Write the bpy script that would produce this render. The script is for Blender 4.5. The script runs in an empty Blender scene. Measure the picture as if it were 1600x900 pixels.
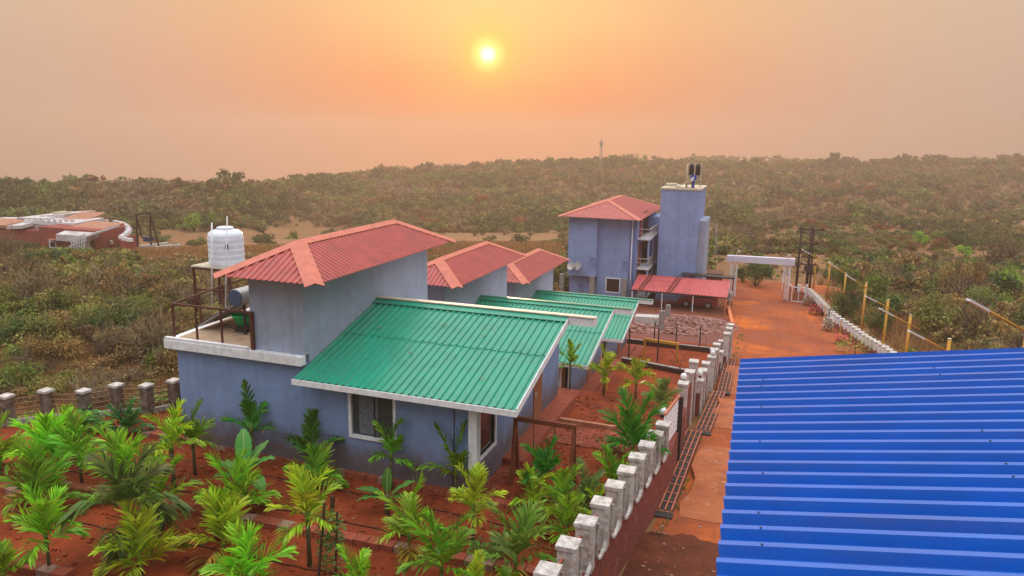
import bpy, math, random
import numpy as np
from mathutils import Vector, Matrix
rad = math.radians
sc = bpy.context.scene
col = sc.collection

# ---------------------------------------------------------------- camera
F_, PITCH, YAW, ROLL = 1170.41, .2053, .3376, .0155
_fw = Vector((-math.sin(YAW)*math.cos(PITCH), math.cos(YAW)*math.cos(PITCH), -math.sin(PITCH)))
_r0 = Vector((math.cos(YAW), math.sin(YAW), 0)); _u0 = _r0.cross(_fw)
_rt = math.cos(ROLL)*_r0 + math.sin(ROLL)*_u0
_up = -math.sin(ROLL)*_r0 + math.cos(ROLL)*_u0
cam_d = bpy.data.cameras.new('camera'); cam = bpy.data.objects.new('camera', cam_d); col.objects.link(cam)
cam_d.sensor_width = 36; cam_d.lens = 36*F_/1600; cam_d.clip_end = 6000; cam_d.clip_start = .1
cam.matrix_world = Matrix(((_rt.x, _up.x, -_fw.x, 0), (_rt.y, _up.y, -_fw.y, 0), (_rt.z, _up.z, -_fw.z, 0), (0, 0, 0, 1)))
sc.camera = cam

def at(px, py, x=None, y=None, z=None):
    """world point seen at a photo pixel, on the plane x=, y= or z="""
    d = _fw + _rt*((px-800)/F_) - _up*((py-450)/F_)
    t = (x/d.x) if x is not None else (y/d.y) if y is not None else (z/d.z)
    return d*t

# ---------------------------------------------------------------- sky, sun, exposure
HAZE = .00105
SUN_EL, SUN_AZ = 5.53, -21.39           # degrees; azimuth from +Y towards +X
sun_dir = Vector((math.sin(rad(SUN_AZ))*math.cos(rad(SUN_EL)), math.cos(rad(SUN_AZ))*math.cos(rad(SUN_EL)), math.sin(rad(SUN_EL))))
w = bpy.data.worlds.new('World'); sc.world = w; w.use_nodes = True
nt = w.node_tree; nt.nodes.clear(); N = nt.nodes.new; L = nt.links.new
out = N('ShaderNodeOutputWorld')
sky = N('ShaderNodeTexSky'); sky.sky_type = 'NISHITA'; sky.sun_disc = False
sky.sun_elevation = rad(SUN_EL); sky.sun_rotation = rad(SUN_AZ); sky.dust_density = 5; sky.air_density = 1.5
bg1 = N('ShaderNodeBackground'); L(sky.outputs[0], bg1.inputs[0]); bg1.inputs[1].default_value = .05
tc = N('ShaderNodeTexCoord')
dot = N('ShaderNodeVectorMath'); dot.operation = 'DOT_PRODUCT'; L(tc.outputs['Generated'], dot.inputs[0]); dot.inputs[1].default_value = sun_dir
ac = N('ShaderNodeMath'); ac.operation = 'ARCCOSINE'; L(dot.outputs['Value'], ac.inputs[0])
dg = N('ShaderNodeMath'); dg.operation = 'MULTIPLY'; L(ac.outputs[0], dg.inputs[0]); dg.inputs[1].default_value = 1/math.pi
def s2l(c):
    return tuple(((v/255)/12.92 if v/255 <= .04045 else ((v/255+.055)/1.055)**2.4) for v in c)
def ramp(stops, src):
    r = N('ShaderNodeValToRGB'); L(src, r.inputs[0])
    e = r.color_ramp.elements
    while len(e) > 1: e.remove(e[-1])
    for i, (p, c) in enumerate(stops):
        el = e[0] if i == 0 else e.new(p/180)
        el.position = p/180; el.color = (*c, 1)
    return r
HI = [(0, (2.2, 2.1, 1.5)), (.52, (2.2, 2.1, 1.5)), (.62, (1.2, 1.05, .35)), (.85, s2l((255, 236, 116))), (1.3, s2l((253, 222, 122))), (2.6, s2l((252, 216, 142))),
      (7, s2l((250, 204, 140))), (14, s2l((238, 186, 136))), (24, s2l((224, 184, 150))), (36, s2l((211, 183, 160))), (60, (.55, .49, .45)), (95, (.42, .40, .41)), (180, (.30, .30, .34))]
LO = [(0, (2.2, 2.1, 1.5)), (.52, (2.2, 2.1, 1.5)), (.62, (1.2, 1.05, .35)), (.85, s2l((255, 224, 104))), (1.3, s2l((253, 192, 108))), (2.6, s2l((250, 172, 110))),
      (7, s2l((247, 160, 110))), (12, s2l((238, 162, 120))), (19, s2l((224, 168, 136))), (29, s2l((211, 174, 150))), (42, s2l((199, 173, 152))), (70, (.40, .36, .35)), (180, (.24, .24, .28))]
rh, rl = ramp(HI, dg.outputs[0]), ramp(LO, dg.outputs[0])
sp = N('ShaderNodeSeparateXYZ'); L(tc.outputs['Generated'], sp.inputs[0])
mr = N('ShaderNodeMapRange'); L(sp.outputs['Z'], mr.inputs[0]); mr.inputs[1].default_value = .03; mr.inputs[2].default_value = .19
mr.interpolation_type = 'SMOOTHSTEP'
nz = N('ShaderNodeTexNoise'); nz.inputs['Scale'].default_value = 2.2; nz.inputs['Detail'].default_value = 3
mp = N('ShaderNodeMapping'); L(tc.outputs['Generated'], mp.inputs[0]); mp.inputs['Scale'].default_value = (1, 1, 5); L(mp.outputs[0], nz.inputs['Vector'])
nm = N('ShaderNodeMapRange'); L(nz.outputs[0], nm.inputs[0]); nm.inputs[1].default_value = .3; nm.inputs[2].default_value = .7; nm.inputs[3].default_value = -.09; nm.inputs[4].default_value = .09
ad = N('ShaderNodeMath'); ad.operation = 'ADD'; ad.use_clamp = True; L(mr.outputs[0], ad.inputs[0]); L(nm.outputs[0], ad.inputs[1])
mx = N('ShaderNodeMix'); mx.data_type = 'RGBA'; L(ad.outputs[0], mx.inputs[0]); L(rl.outputs[0], mx.inputs[6]); L(rh.outputs[0], mx.inputs[7])
zr_ = N('ShaderNodeMapRange'); L(sp.outputs['Z'], zr_.inputs[0]); zr_.inputs[1].default_value = .30; zr_.inputs[2].default_value = .85; zr_.interpolation_type = 'SMOOTHSTEP'
mz = N('ShaderNodeMix'); mz.data_type = 'RGBA'; L(zr_.outputs[0], mz.inputs[0]); L(mx.outputs[2], mz.inputs[6]); mz.inputs[7].default_value = (2.3, 2.28, 2.3, 1)
bg2 = N('ShaderNodeBackground'); L(mz.outputs[2], bg2.inputs[0]); bg2.inputs[1].default_value = 1.0
ash = N('ShaderNodeMixShader'); ash.inputs[0].default_value = .94; L(bg1.outputs[0], ash.inputs[1]); L(bg2.outputs[0], ash.inputs[2]); L(ash.outputs[0], out.inputs[0])
sd = bpy.data.lights.new('sun', 'SUN'); sd.energy = 1.6; sd.angle = rad(3); sd.color = (1, .66, .36)
so = bpy.data.objects.new('sun', sd); col.objects.link(so); so.rotation_euler = (-sun_dir).to_track_quat('-Z', 'Y').to_euler()
vs = sc.view_settings; vs.view_transform = 'Standard'; vs.look = 'None'; vs.gamma = 1; vs.exposure = .14; vs.use_curve_mapping = False
sc.render.engine = 'CYCLES'
cy = sc.cycles; cy.max_bounces = 6; cy.diffuse_bounces = 3; cy.glossy_bounces = 2; cy.transmission_bounces = 3; cy.transparent_max_bounces = 4; cy.volume_bounces = 1
cy.use_denoising = True

# ---------------------------------------------------------------- materials
MATS = {}
def mat(name, c, rough=.8, c2=None, scale=4, spec=.3, metal=0, bump=0, bscale=30, trans=0, stain=None, detail=6, lo=.35, hi=.65, coat=0):
    if name in MATS: return MATS[name]
    m = bpy.data.materials.new(name); m.use_nodes = True; t = m.node_tree; b = t.nodes['Principled BSDF']
    b.inputs['Roughness'].default_value = rough; b.inputs['Metallic'].default_value = metal; b.inputs['Specular IOR Level'].default_value = spec
    if coat: b.inputs['Coat Weight'].default_value = coat; b.inputs['Coat Roughness'].default_value = .15
    if trans: b.inputs['Transmission Weight'].default_value = trans
    g = t.nodes.new('ShaderNodeNewGeometry')
    cur = None
    def noise(sc_, det=detail):
        n = t.nodes.new('ShaderNodeTexNoise'); n.inputs['Scale'].default_value = sc_; n.inputs['Detail'].default_value = det; n.inputs['Roughness'].default_value = .62
        t.links.new(g.outputs['Position'], n.inputs['Vector']); return n
    def mixin(fac, a, bcol):
        x = t.nodes.new('ShaderNodeMix'); x.data_type = 'RGBA'; t.links.new(fac, x.inputs[0])
        if isinstance(a, tuple): x.inputs[6].default_value = (*a, 1)
        else: t.links.new(a, x.inputs[6])
        if isinstance(bcol, tuple): x.inputs[7].default_value = (*bcol, 1)
        else: t.links.new(bcol, x.inputs[7])
        return x.outputs[2]
    def rng(src, a, b_):
        r = t.nodes.new('ShaderNodeMapRange'); t.links.new(src, r.inputs[0]); r.inputs[1].default_value = a; r.inputs[2].default_value = b_; return r.outputs[0]
    cur = tuple(c)
    n1 = noise(scale)
    if c2: cur = mixin(rng(n1.outputs[0], lo, hi), cur, tuple(c2))
    if stain:
        for (sc_, scol, a, b_) in stain:
            cur = mixin(rng(noise(sc_).outputs[0], a, b_), cur, tuple(scol))
    if isinstance(cur, tuple): b.inputs['Base Color'].default_value = (*cur, 1)
    else: t.links.new(cur, b.inputs['Base Color'])
    if bump:
        bp = t.nodes.new('ShaderNodeBump'); bp.inputs['Strength'].default_value = bump; bp.inputs['Distance'].default_value = .05
        t.links.new(noise(bscale, 8).outputs[0], bp.inputs['Height']); t.links.new(bp.outputs[0], b.inputs['Normal'])
    MATS[name] = m; return m

def paint_wall(name, c, dirt, hbase=None):
    """painted plaster: cloudy colour, faint vertical rain streaks, red soil splash along its foot"""
    m = mat(name, c, .85, tuple(v*.82 for v in c), scale=.8, bump=.15, bscale=18, stain=[(3.5, tuple(v*1.08 for v in c), .5, .8)])
    t = m.node_tree; b = t.nodes['Principled BSDF']; src = b.inputs['Base Color'].links[0].from_socket
    g = t.nodes.new('ShaderNodeNewGeometry'); mpn = t.nodes.new('ShaderNodeMapping'); mpn.inputs['Scale'].default_value = (5, 5, .25)
    t.links.new(g.outputs['Position'], mpn.inputs[0]); n = t.nodes.new('ShaderNodeTexNoise'); n.inputs['Scale'].default_value = 1.2; n.inputs['Detail'].default_value = 5
    t.links.new(mpn.outputs[0], n.inputs['Vector'])
    r = t.nodes.new('ShaderNodeMapRange'); t.links.new(n.outputs[0], r.inputs[0]); r.inputs[1].default_value = .52; r.inputs[2].default_value = .8; r.inputs[4].default_value = .4
    x = t.nodes.new('ShaderNodeMix'); x.data_type = 'RGBA'; t.links.new(r.outputs[0], x.inputs[0]); t.links.new(src, x.inputs[6]); x.inputs[7].default_value = (*[v*.6 for v in c], 1)
    last = x.outputs[2]
    if dirt is not None:
        oc = t.nodes.new('ShaderNodeTexCoord'); s = t.nodes.new('ShaderNodeSeparateXYZ'); t.links.new(oc.outputs['Object'], s.inputs[0])
        n2 = t.nodes.new('ShaderNodeTexNoise'); n2.inputs['Scale'].default_value = 2.5; n2.inputs['Detail'].default_value = 8; t.links.new(g.outputs['Position'], n2.inputs['Vector'])
        a = t.nodes.new('ShaderNodeMath'); a.operation = 'MULTIPLY_ADD'; t.links.new(n2.outputs[0], a.inputs[0]); a.inputs[1].default_value = -1.1; t.links.new(s.outputs['Z'], a.inputs[2])
        r2 = t.nodes.new('ShaderNodeMapRange'); t.links.new(a.outputs[0], r2.inputs[0]); r2.inputs[1].default_value = dirt; r2.inputs[2].default_value = dirt-.85; r2.inputs[4].default_value = .85
        y = t.nodes.new('ShaderNodeMix'); y.data_type = 'RGBA'; t.links.new(r2.outputs[0], y.inputs[0]); t.links.new(last, y.inputs[6]); y.inputs[7].default_value = (.12, .075, .06, 1); last = y.outputs[2]
    t.links.new(last, b.inputs['Base Color']); return m

M_BLUE = paint_wall('blue_wall_paint', (.20, .285, .49), .78)
M_BLUE2 = paint_wall('pale_blue_wall_paint', (.33, .385, .50), None)
M_BLUE3 = paint_wall('blue_block_paint', (.25, .34, .60), None)
M_WHITE = mat('white_paint', (.78, .79, .82), .6, (.62, .62, .64), scale=6, stain=[(14, (.4, .36, .33), .66, .8)])
M_DIRTYWHITE = mat('weathered_white_paint', (.66, .63, .60), .85, (.36, .32, .29), scale=7, bump=.5, bscale=40, stain=[(22, (.16, .12, .10), .58, .74), (5, (.3, .12, .07), .62, .8)])
M_BEAM = mat('pale_lavender_paint', (.66, .67, .80), .6, (.58, .58, .70), scale=.8)
M_CREAM = mat('cream_sheet', (.62, .56, .42), .6, (.42, .37, .28), scale=5)
M_REDWALL = mat('red_stone_wall', (.26, .06, .045), .95, (.15, .045, .035), scale=9, bump=.9, bscale=14, stain=[(3, (.33, .12, .10), .55, .75)])
M_CONC = mat('grey_concrete', (.33, .30, .28), .95, (.2, .18, .165), scale=5, bump=.4)
M_SLAB = mat('terrace_concrete', (.42, .30, .20), .95, (.3, .2, .13), scale=3, bump=.3)
M_RRED = mat('red_roof_sheet', (.43, .075, .06), .45, (.33, .055, .05), scale=2.2, spec=.5, stain=[(12, (.30, .10, .09), .6, .85)])
M_RCAP = mat('salmon_ridge_sheet', (.58, .165, .10), .5, (.46, .12, .08), scale=4, spec=.4)
M_RGREEN = mat('green_roof_sheet', (.008, .28, .17), .33, (.012, .22, .14), scale=1.6, spec=.5, stain=[(9, (.05, .40, .28), .6, .8), (60, (.3, .38, .32), .74, .8)])
M_RBLUE = mat('blue_roof_sheet', (.003, .105, .50), .30, (.003, .088, .42), scale=1.3, spec=.5, coat=.2, stain=[(50, (.10, .14, .38), .74, .85), (1.1, (.02, .09, .44), .55, .8), (.5, (.05, .075, .30), .62, .85)])
M_CARPORT = mat('carport_roof_sheet', (.55, .12, .12), .5, (.44, .09, .09), scale=1.5)
M_RUST = mat('rusty_brown_steel', (.12, .035, .022), .7, (.07, .025, .02), scale=20, spec=.4)
M_DARKMETAL = mat('dark_iron', (.03, .025, .025), .6, spec=.4)
M_GREYMETAL = mat('grey_metal', (.42, .41, .40), .4, (.3, .29, .28), scale=8, spec=.5, metal=.4)
M_SILVER = mat('lamp_housing', (.6, .6, .62), .4, spec=.5)
M_YELLOW = mat('yellow_ochre_paint', (.62, .33, .05), .6, (.45, .22, .03), scale=9)
M_TANKW = mat('white_tank_plastic', (.72, .77, .86), .45, (.62, .67, .76), scale=5, spec=.4)
M_TANKB = mat('black_tank_plastic', (.012, .014, .02), .5)
M_GLASS = mat('dark_glass', (.012, .014, .018), .08, spec=.8)
M_CURTAIN = mat('grey_lace_curtain', (.20, .22, .26), .9, (.07, .08, .10), scale=16)
M_BLUEPAINT = mat('blue_enamel', (.01, .05, .4), .4)
M_GREENPL = mat('green_plastic', (.01, .45, .14), .5)
M_BRICK = mat('red_brick_kerb', (.36, .085, .045), .95, (.24, .06, .035), scale=5, bump=.7, bscale=25, stain=[(7, (.40, .20, .15), .62, .8)])
M_STONE = mat('laterite_rubble', (.28, .11, .085), .95, (.40, .24, .21), scale=6, bump=.6, bscale=10)
M_ORWALL = mat('red_brown_wall', (.33, .07, .045), .9, (.25, .06, .04), scale=2)
M_TRUNK = mat('bark', (.10, .07, .05), .95, (.05, .035, .025), scale=12)
M_TWIG = mat('dry_twigs', (.30, .22, .14), .95, (.16, .11, .07), scale=3)
M_STAKE = mat('dark_wood_stake', (.06, .03, .02), .9)
M_PSTEM = mat('palm_stem', (.10, .11, .045), .8, (.07, .045, .03), scale=18)
M_WOODPOLE = mat('dark_pole', (.035, .02, .018), .8)
M_HOSE = mat('black_hose', (.012, .01, .01), .6)
M_CARRED = mat('red_car_paint', (.42, .03, .02), .25, spec=.6, coat=.6)
M_TYRE = mat('tyre_rubber', (.02, .02, .02), .8)
M_PIPE = mat('salmon_pipe', (.48, .17, .10), .6, (.33, .10, .06), scale=12)
M_BROWNPANEL = mat('brown_gate_panel', (.27, .10, .05), .8)
M_ORANGE = mat('orange_paint', (.62, .19, .07), .7)

def streaks(m, scl, c, amt, lo=.5, hi=.75):
    t = m.node_tree; b = t.nodes['Principled BSDF']; src = b.inputs['Base Color'].links[0].from_socket
    g = t.nodes.new('ShaderNodeNewGeometry'); mpn = t.nodes.new('ShaderNodeMapping'); mpn.inputs['Scale'].default_value = scl; t.links.new(g.outputs['Position'], mpn.inputs[0])
    n = t.nodes.new('ShaderNodeTexNoise'); n.inputs['Scale'].default_value = 1; n.inputs['Detail'].default_value = 8; n.inputs['Roughness'].default_value = .7; t.links.new(mpn.outputs[0], n.inputs['Vector'])
    r = t.nodes.new('ShaderNodeMapRange'); t.links.new(n.outputs[0], r.inputs[0]); r.inputs[1].default_value = lo; r.inputs[2].default_value = hi; r.inputs[4].default_value = amt
    x = t.nodes.new('ShaderNodeMix'); x.data_type = 'RGBA'; t.links.new(r.outputs[0], x.inputs[0]); t.links.new(src, x.inputs[6]); x.inputs[7].default_value = (*c, 1); t.links.new(x.outputs[2], b.inputs['Base Color'])
streaks(M_RGREEN, (3.5, .35, .35), (.06, .26, .17), .5)
streaks(M_RGREEN, (9, .8, .8), (.02, .16, .11), .5, .55, .8)
streaks(M_RBLUE, (.35, 4, 1), (.05, .08, .24), .5)
streaks(M_RBLUE, (1.2, 9, 1), (.16, .14, .20), .35, .6, .8)
streaks(M_RRED, (1.4, 1.4, .5), (.25, .07, .06), .6)
streaks(M_RCAP, (2, 2, 2), (.36, .12, .08), .6)

streaks(M_BLUE, (6, 6, .35), (.11, .15, .26), .25, .52, .72)
streaks(M_BLUE2, (6, 6, .3), (.19, .22, .29), .25, .52, .72)
streaks(M_BLUE3, (1.6, 1.6, .12), (.13, .19, .38), .35, .5, .7)
streaks(M_WHITE, (7, 7, .8), (.34, .30, .27), .35, .55, .75)

def leaf_material(name, tr=.35, rough=.5):
    m = bpy.data.materials.new(name); m.use_nodes = True; t = m.node_tree; t.nodes.clear()
    o = t.nodes.new('ShaderNodeOutputMaterial'); a = t.nodes.new('ShaderNodeAttribute'); a.attribute_name = 'col'
    oi = t.nodes.new('ShaderNodeObjectInfo'); h = t.nodes.new('ShaderNodeHueSaturation'); t.links.new(a.outputs['Color'], h.inputs['Color'])
    r = t.nodes.new('ShaderNodeMapRange'); t.links.new(oi.outputs['Random'], r.inputs[0]); r.inputs[3].default_value = .75; r.inputs[4].default_value = 1.25; t.links.new(r.outputs[0], h.inputs['Value'])
    r2 = t.nodes.new('ShaderNodeMapRange'); t.links.new(oi.outputs['Random'], r2.inputs[0]); r2.inputs[3].default_value = .487; r2.inputs[4].default_value = .512; t.links.new(r2.outputs[0], h.inputs['Hue'])
    d = t.nodes.new('ShaderNodeBsdfPrincipled'); d.inputs['Roughness'].default_value = rough; d.inputs['Specular IOR Level'].default_value = .35; t.links.new(h.outputs[0], d.inputs['Base Color'])
    tl = t.nodes.new('ShaderNodeBsdfTranslucent'); t.links.new(h.outputs[0], tl.inputs['Color'])
    x = t.nodes.new('ShaderNodeMixShader'); x.inputs[0].default_value = tr; t.links.new(d.outputs[0], x.inputs[1]); t.links.new(tl.outputs[0], x.inputs[2]); t.links.new(x.outputs[0], o.inputs[0])
    return m
M_LEAF = leaf_material('foliage', .3, .7)
M_PALM = leaf_material('palm_leaf', .32, .45)

# ---------------------------------------------------------------- object helpers
ORG = {}
def tag(o, label=None, cat=None, group=None, kind=None):
    if label: o['label'] = label
    if cat: o['category'] = cat
    if group: o['group'] = group
    if kind: o['kind'] = kind
    return o
def thing(name, loc, label, cat, group=None):
    o = bpy.data.objects.new(name, None); col.objects.link(o); o.location = loc; o.empty_display_size = .2
    ORG[o.name] = Vector(loc); return tag(o, label, cat, group)
class MB:
    def __init__(s): s.v = []; s.f = []; s.smooth = set()
    def add(s, vs_, fs, smooth=False):
        b = len(s.v); s.v += [tuple(v) for v in vs_]
        for f in fs:
            if smooth: s.smooth.add(len(s.f))
            s.f.append(tuple(i+b for i in f))
        return s
    def box(s, x0, x1, y0, y1, z0, z1, skip=()):
        return s.hexa([(x0, y0, z0), (x1, y0, z0), (x1, y1, z0), (x0, y1, z0)], [(x0, y0, z1), (x1, y0, z1), (x1, y1, z1), (x0, y1, z1)])
    def hexa(s, lo, hi):
        return s.add(list(lo)+list(hi), [(3, 2, 1, 0), (4, 5, 6, 7), (0, 1, 5, 4), (1, 2, 6, 5), (2, 3, 7, 6), (3, 0, 4, 7)])
    def prism(s, pts, off):
        n = len(pts); o = Vector(off)
        return s.add([Vector(p) for p in pts]+[Vector(p)+o for p in pts], [tuple(range(n))[::-1], tuple(range(n, 2*n))]+[(i, (i+1) % n, n+(i+1) % n, n+i) for i in range(n)])
    def bar(s, a, b, wd, ht=None, upv=(0, 0, 1)):
        a, b = Vector(a), Vector(b); ht = ht or wd; d = (b-a).normalized(); u = Vector(upv)
        if abs(d.dot(u)) > .95: u = Vector((0, 1, 0))
        r = d.cross(u).normalized(); u = r.cross(d).normalized(); r *= wd/2; u *= ht/2
        return s.hexa([a-r-u, a+r-u, a+r+u, a-r+u], [b-r-u, b+r-u, b+r+u, b-r+u])
    def tube(s, pts, rs, n=8, cap=True):
        pts = [Vector(p) for p in pts]
        if not isinstance(rs, (list, tuple)): rs = [rs]*len(pts)
        vs_ = []; ref = Vector((.123, .9, .31)).normalized()
        for i, p in enumerate(pts):
            d = (pts[min(i+1, len(pts)-1)]-pts[max(i-1, 0)]).normalized()
            a = d.cross(ref).normalized(); b = d.cross(a)
            for k in range(n):
                t = 2*math.pi*k/n; vs_.append(p+(a*math.cos(t)+b*math.sin(t))*rs[i])
        fs = []
        for i in range(len(pts)-1):
            for k in range(n): fs.append((i*n+k, i*n+(k+1) % n, (i+1)*n+(k+1) % n, (i+1)*n+k))
        s.add(vs_, fs, True)
        if cap:
            b0 = len(s.v)-len(vs_); s.f.append(tuple(b0+k for k in range(n))[::-1]); s.f.append(tuple(b0+len(vs_)-n+k for k in range(n)))
        return s
    def lathe(s, c, prof, n=24):
        c = Vector(c); vs_ = [c+Vector((r*math.cos(2*math.pi*k/n), r*math.sin(2*math.pi*k/n), z)) for r, z in prof for k in range(n)]
        fs = [(i*n+k, i*n+(k+1) % n, (i+1)*n+(k+1) % n, (i+1)*n+k) for i in range(len(prof)-1) for k in range(n)]
        s.add(vs_, fs, True); b0 = len(s.v)-len(vs_)
        s.f.append(tuple(b0+k for k in range(n))[::-1]); s.f.append(tuple(b0+len(vs_)-n+k for k in range(n))); return s
    def build(s, name, m, parent=None, bevel=0, **tags):
        org = ORG.get(parent.name, Vector((0, 0, 0))) if parent else Vector(tags.pop('org', (0, 0, 0)))
        me = bpy.data.meshes.new(name); me.from_pydata([(v[0]-org.x, v[1]-org.y, v[2]-org.z) for v in s.v], [], s.f); me.validate(); me.update()
        if s.smooth:
            for i in s.smooth:
                if i < len(me.polygons): me.polygons[i].use_smooth = True
        me.materials.append(m)
        o = bpy.data.objects.new(name, me); col.objects.link(o)
        if parent: o.parent = parent
        else: o.location = org
        ORG[o.name] = org
        if bevel:
            bv = o.modifiers.new('bevel', 'BEVEL'); bv.width = bevel; bv.segments = 2; bv.limit_method = 'ANGLE'
        return tag(o, tags.get('label'), tags.get('cat'), tags.get('group'), tags.get('kind'))
def kids(o): return [c for c in list(bpy.data.objects) if c.parent == o]
def copy_tree(o, parent=None):
    ch = kids(o)
    c = o.copy(); col.objects.link(c); c.parent = parent
    ORG[c.name] = ORG.get(o.name, Vector((0, 0, 0)))
    for k in ch: copy_tree(k, c)
    return c
def interp(x, ns):
    if x <= ns[0][0]: return ns[0][1]
    for (a, va), (b, vb) in zip(ns, ns[1:]):
        if x <= b: return va+(vb-va)*(x-a)/(b-a)
    return ns[-1][1]

# corrugated / ribbed sheet; U along the eave, V up the slope, f0/f1 give start and end along V at each u
def sheet(mb, o, U, V, umax, f0, f1, pitch=.2, h=.03, top=.25, kinks=(), thick=.012, phase=0, sl=.12):
    o, U, V = Vector(o), Vector(U).normalized(), Vector(V).normalized(); Nn = U.cross(V).normalized()
    if Nn.z < 0: Nn = -Nn
    us = [0]; k = -1
    while True:
        base = k*pitch+phase
        for q in (0, sl, top+sl, top+2*sl):
            u = base+q*pitch
            if 0 < u < umax: us.append(u)
        k += 1
        if k*pitch+phase > umax: break
    us.append(umax)
    us = sorted(set([round(u, 4) for u in us+list(kinks)]))
    def prof(u):
        q = ((u-phase)/pitch) % 1
        if q < sl: return h*q/sl
        if q < top+sl: return h
        if q < top+2*sl: return h*(1-(q-top-sl)/sl)
        return 0
    tp, bt = [], []
    for u in us:
        a, b = f0(u), f1(u); b = max(a+.001, b)
        for t in (a, b):
            p = o+U*u+V*t+Nn*prof(u); tp.append(p); bt.append(p-Nn*thick)
    n = len(us); fs = []
    for i in range(n-1): fs += [(2*i, 2*i+2, 2*i+3, 2*i+1), (2*n+2*i, 2*n+2*i+1, 2*n+2*i+3, 2*n+2*i+2),
                                (2*i, 2*n+2*i, 2*n+2*i+2, 2*i+2), (2*i+1, 2*i+3, 2*n+2*i+3, 2*n+2*i+1)]
    fs += [(0, 1, 2*n+1, 2*n), (2*n-2, 4*n-2, 4*n-1, 2*n-1)]
    mb.add(tp+bt, fs); return mb

# ---------------------------------------------------------------- terrain
OUT = [(0, -9.7), (8, -9.9), (16, -10.3), (21.3, -11.0), (28.3, -11.6), (38.2, -13.0), (47, -13.8), (55, -14.7), (60, -15.05), (70, -15.5), (77, -15.9), (90, -16.3), (120, -17)]
def o_(y): return interp(y, OUT)
TER = [(0, -9.6), (22, -9.6), (27.2, -9.85), (27.5, -11.9), (38.8, -12.0), (39.1, -13.9), (50.8, -13.95), (53, -14.75), (60, -15.05)]
def xleft(y): return interp(y, [(0, -34), (12, -28), (16.3, -23.1), (19.4, -19.0), (22, -18.2)])
def inside(x, y): return xleft(y) < x < -2.85 and y < 60
def vnoise(x, y):
    return (math.sin(x*.31+1.7*math.sin(y*.17))+math.sin(y*.37+1.3*math.sin(x*.23+2)))*.5
SKY = [(-120, 262, 270), (-54, 266, 265), (-45, 268, 260), (-41, 278, 240), (-38, 277, 300), (-34, 266, 380), (-28, 259, 430), (-21, 250, 450), (-14.7, 243, 470), (-8, 245, 520), (-2, 250, 520), (4, 246, 560), (9, 243, 620), (14.5, 238, 680), (90, 238, 680)]
def far(x, y):
    r = math.hypot(x, y); a = math.degrees(math.atan2(x, y)); a = max(-119, min(89, a))
    sky_y = interp(a, [(p[0], p[1]) for p in SKY]); R = interp(a, [(p[0], p[2]) for p in SKY])
    hy = 206+(a+19.3)*.42
    zr = -R*(sky_y-hy)/F_*.985 - 3.0 - max(0, R-280)*.004
    z0 = -16.8; t = (r-105)/(R-105)
    if t <= 1:
        dip = -12 if R > 350 else interp(R, [(250, -5), (350, -12)])
        z = z0+(zr-z0)*t + dip*math.sin(math.pi*min(1, max(0, t))) + 4.2*vnoise(x*.15+2, y*.15)*min(1, t*3)*(1-t*.75)
    else: z = zr-(r-R)*.12
    if r > R: z = max(z, -120)
    if r > 600:      # the farther ridge
        t2 = interp(a, [(-14, 0), (-8, .55), (-4.5, 1), (-2.5, .86), (-.5, 1.05), (1, .7), (3, .82), (5, .5), (9, .3), (90, .2)])
        if t2 > 0:
            top2 = -790*(.034-.0075*t2); z2 = -118+(top2-3+118)*math.exp(-((r-790)/85)**2)*min(1, t2*1.4); z = max(z, z2)
    return z
def hz(x, y):
    r = math.hypot(x, y)
    near = interp(y, TER) if inside(x, y) else o_(y if y > 8 else 8)
    if r < 100: return near
    f = far(x, y); t = min(1, (r-100)/25)
    return near*(1-t)+f*t
def axis(lo, hi, dense_lo, dense_hi, step, extra):
    v = list(np.arange(dense_lo, dense_hi+.01, step)); s = step; x = dense_hi
    while x < hi: s = min(s*1.12, 16); x += s; v.append(min(x, hi))
    s = step; x = dense_lo
    while x > lo: s = min(s*1.12, 16); x -= s; v.append(max(x, lo))
    return sorted(set([round(float(q), 3) for q in v+extra]))
XS = axis(-900, 900, -35, 25, 1, [-2.85, -2.7]); YS = axis(-60, 1000, 4, 66, 1, [27.2, 27.5, 38.8, 39.1, 50.8])
vx = [(x, y, hz(x, y)) for y in YS for x in XS]; nx = len(XS)
tm = MB().add(vx, [(j*nx+i, j*nx+i+1, (j+1)*nx+i+1, (j+1)*nx+i) for j in range(len(YS)-1) for i in range(nx-1)], True)
M_GROUND = mat('dry_scrub_ground', (.27, .115, .045), 1, (.16, .095, .04), scale=.25, bump=1, bscale=3, stain=[(.045, (.26, .13, .05), .48, .6), (2.2, (.15, .085, .04), .5, .68), (1.3, (.08, .06, .028), .52, .7), (6, (.27, .17, .085), .6, .75)])
tm.build('ground', M_GROUND, kind='structure')

def drape(name, m, ys, fl, fr, off, nx=8, kind='structure', zf=None, **k):
    mb = MB(); v = []
    for y in ys:
        a, b = fl(y), fr(y)
        for i in range(nx+1):
            x = a+(b-a)*i/nx; v.append((x, y, (zf or hz)(x, y)+off))
    n = nx+1
    mb.add(v, [(j*n+i, j*n+i+1, (j+1)*n+i+1, (j+1)*n+i) for j in range(len(ys)-1) for i in range(nx)], True)
    return mb.build(name, m, kind=kind, **k)
M_SOIL = mat('dark_red_soil', (.29, .050, .012), 1, (.16, .028, .008), scale=1.2, bump=1, bscale=16, stain=[(5, (.31, .065, .018), .56, .74), (24, (.09, .018, .006), .6, .72)])
M_ROAD = mat('orange_dirt_road', (.36, .085, .022), 1, (.24, .055, .022), scale=.22, bump=.6, bscale=9, stain=[(.4, (.24, .075, .04), .52, .66), (.16, (.55, .13, .018), .54, .68), (2.4, (.34, .12, .06), .6, .78), (11, (.20, .06, .03), .62, .76)])
_t = M_ROAD.node_tree; _b = _t.nodes['Principled BSDF']; _src = _b.inputs['Base Color'].links[0].from_socket
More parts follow.
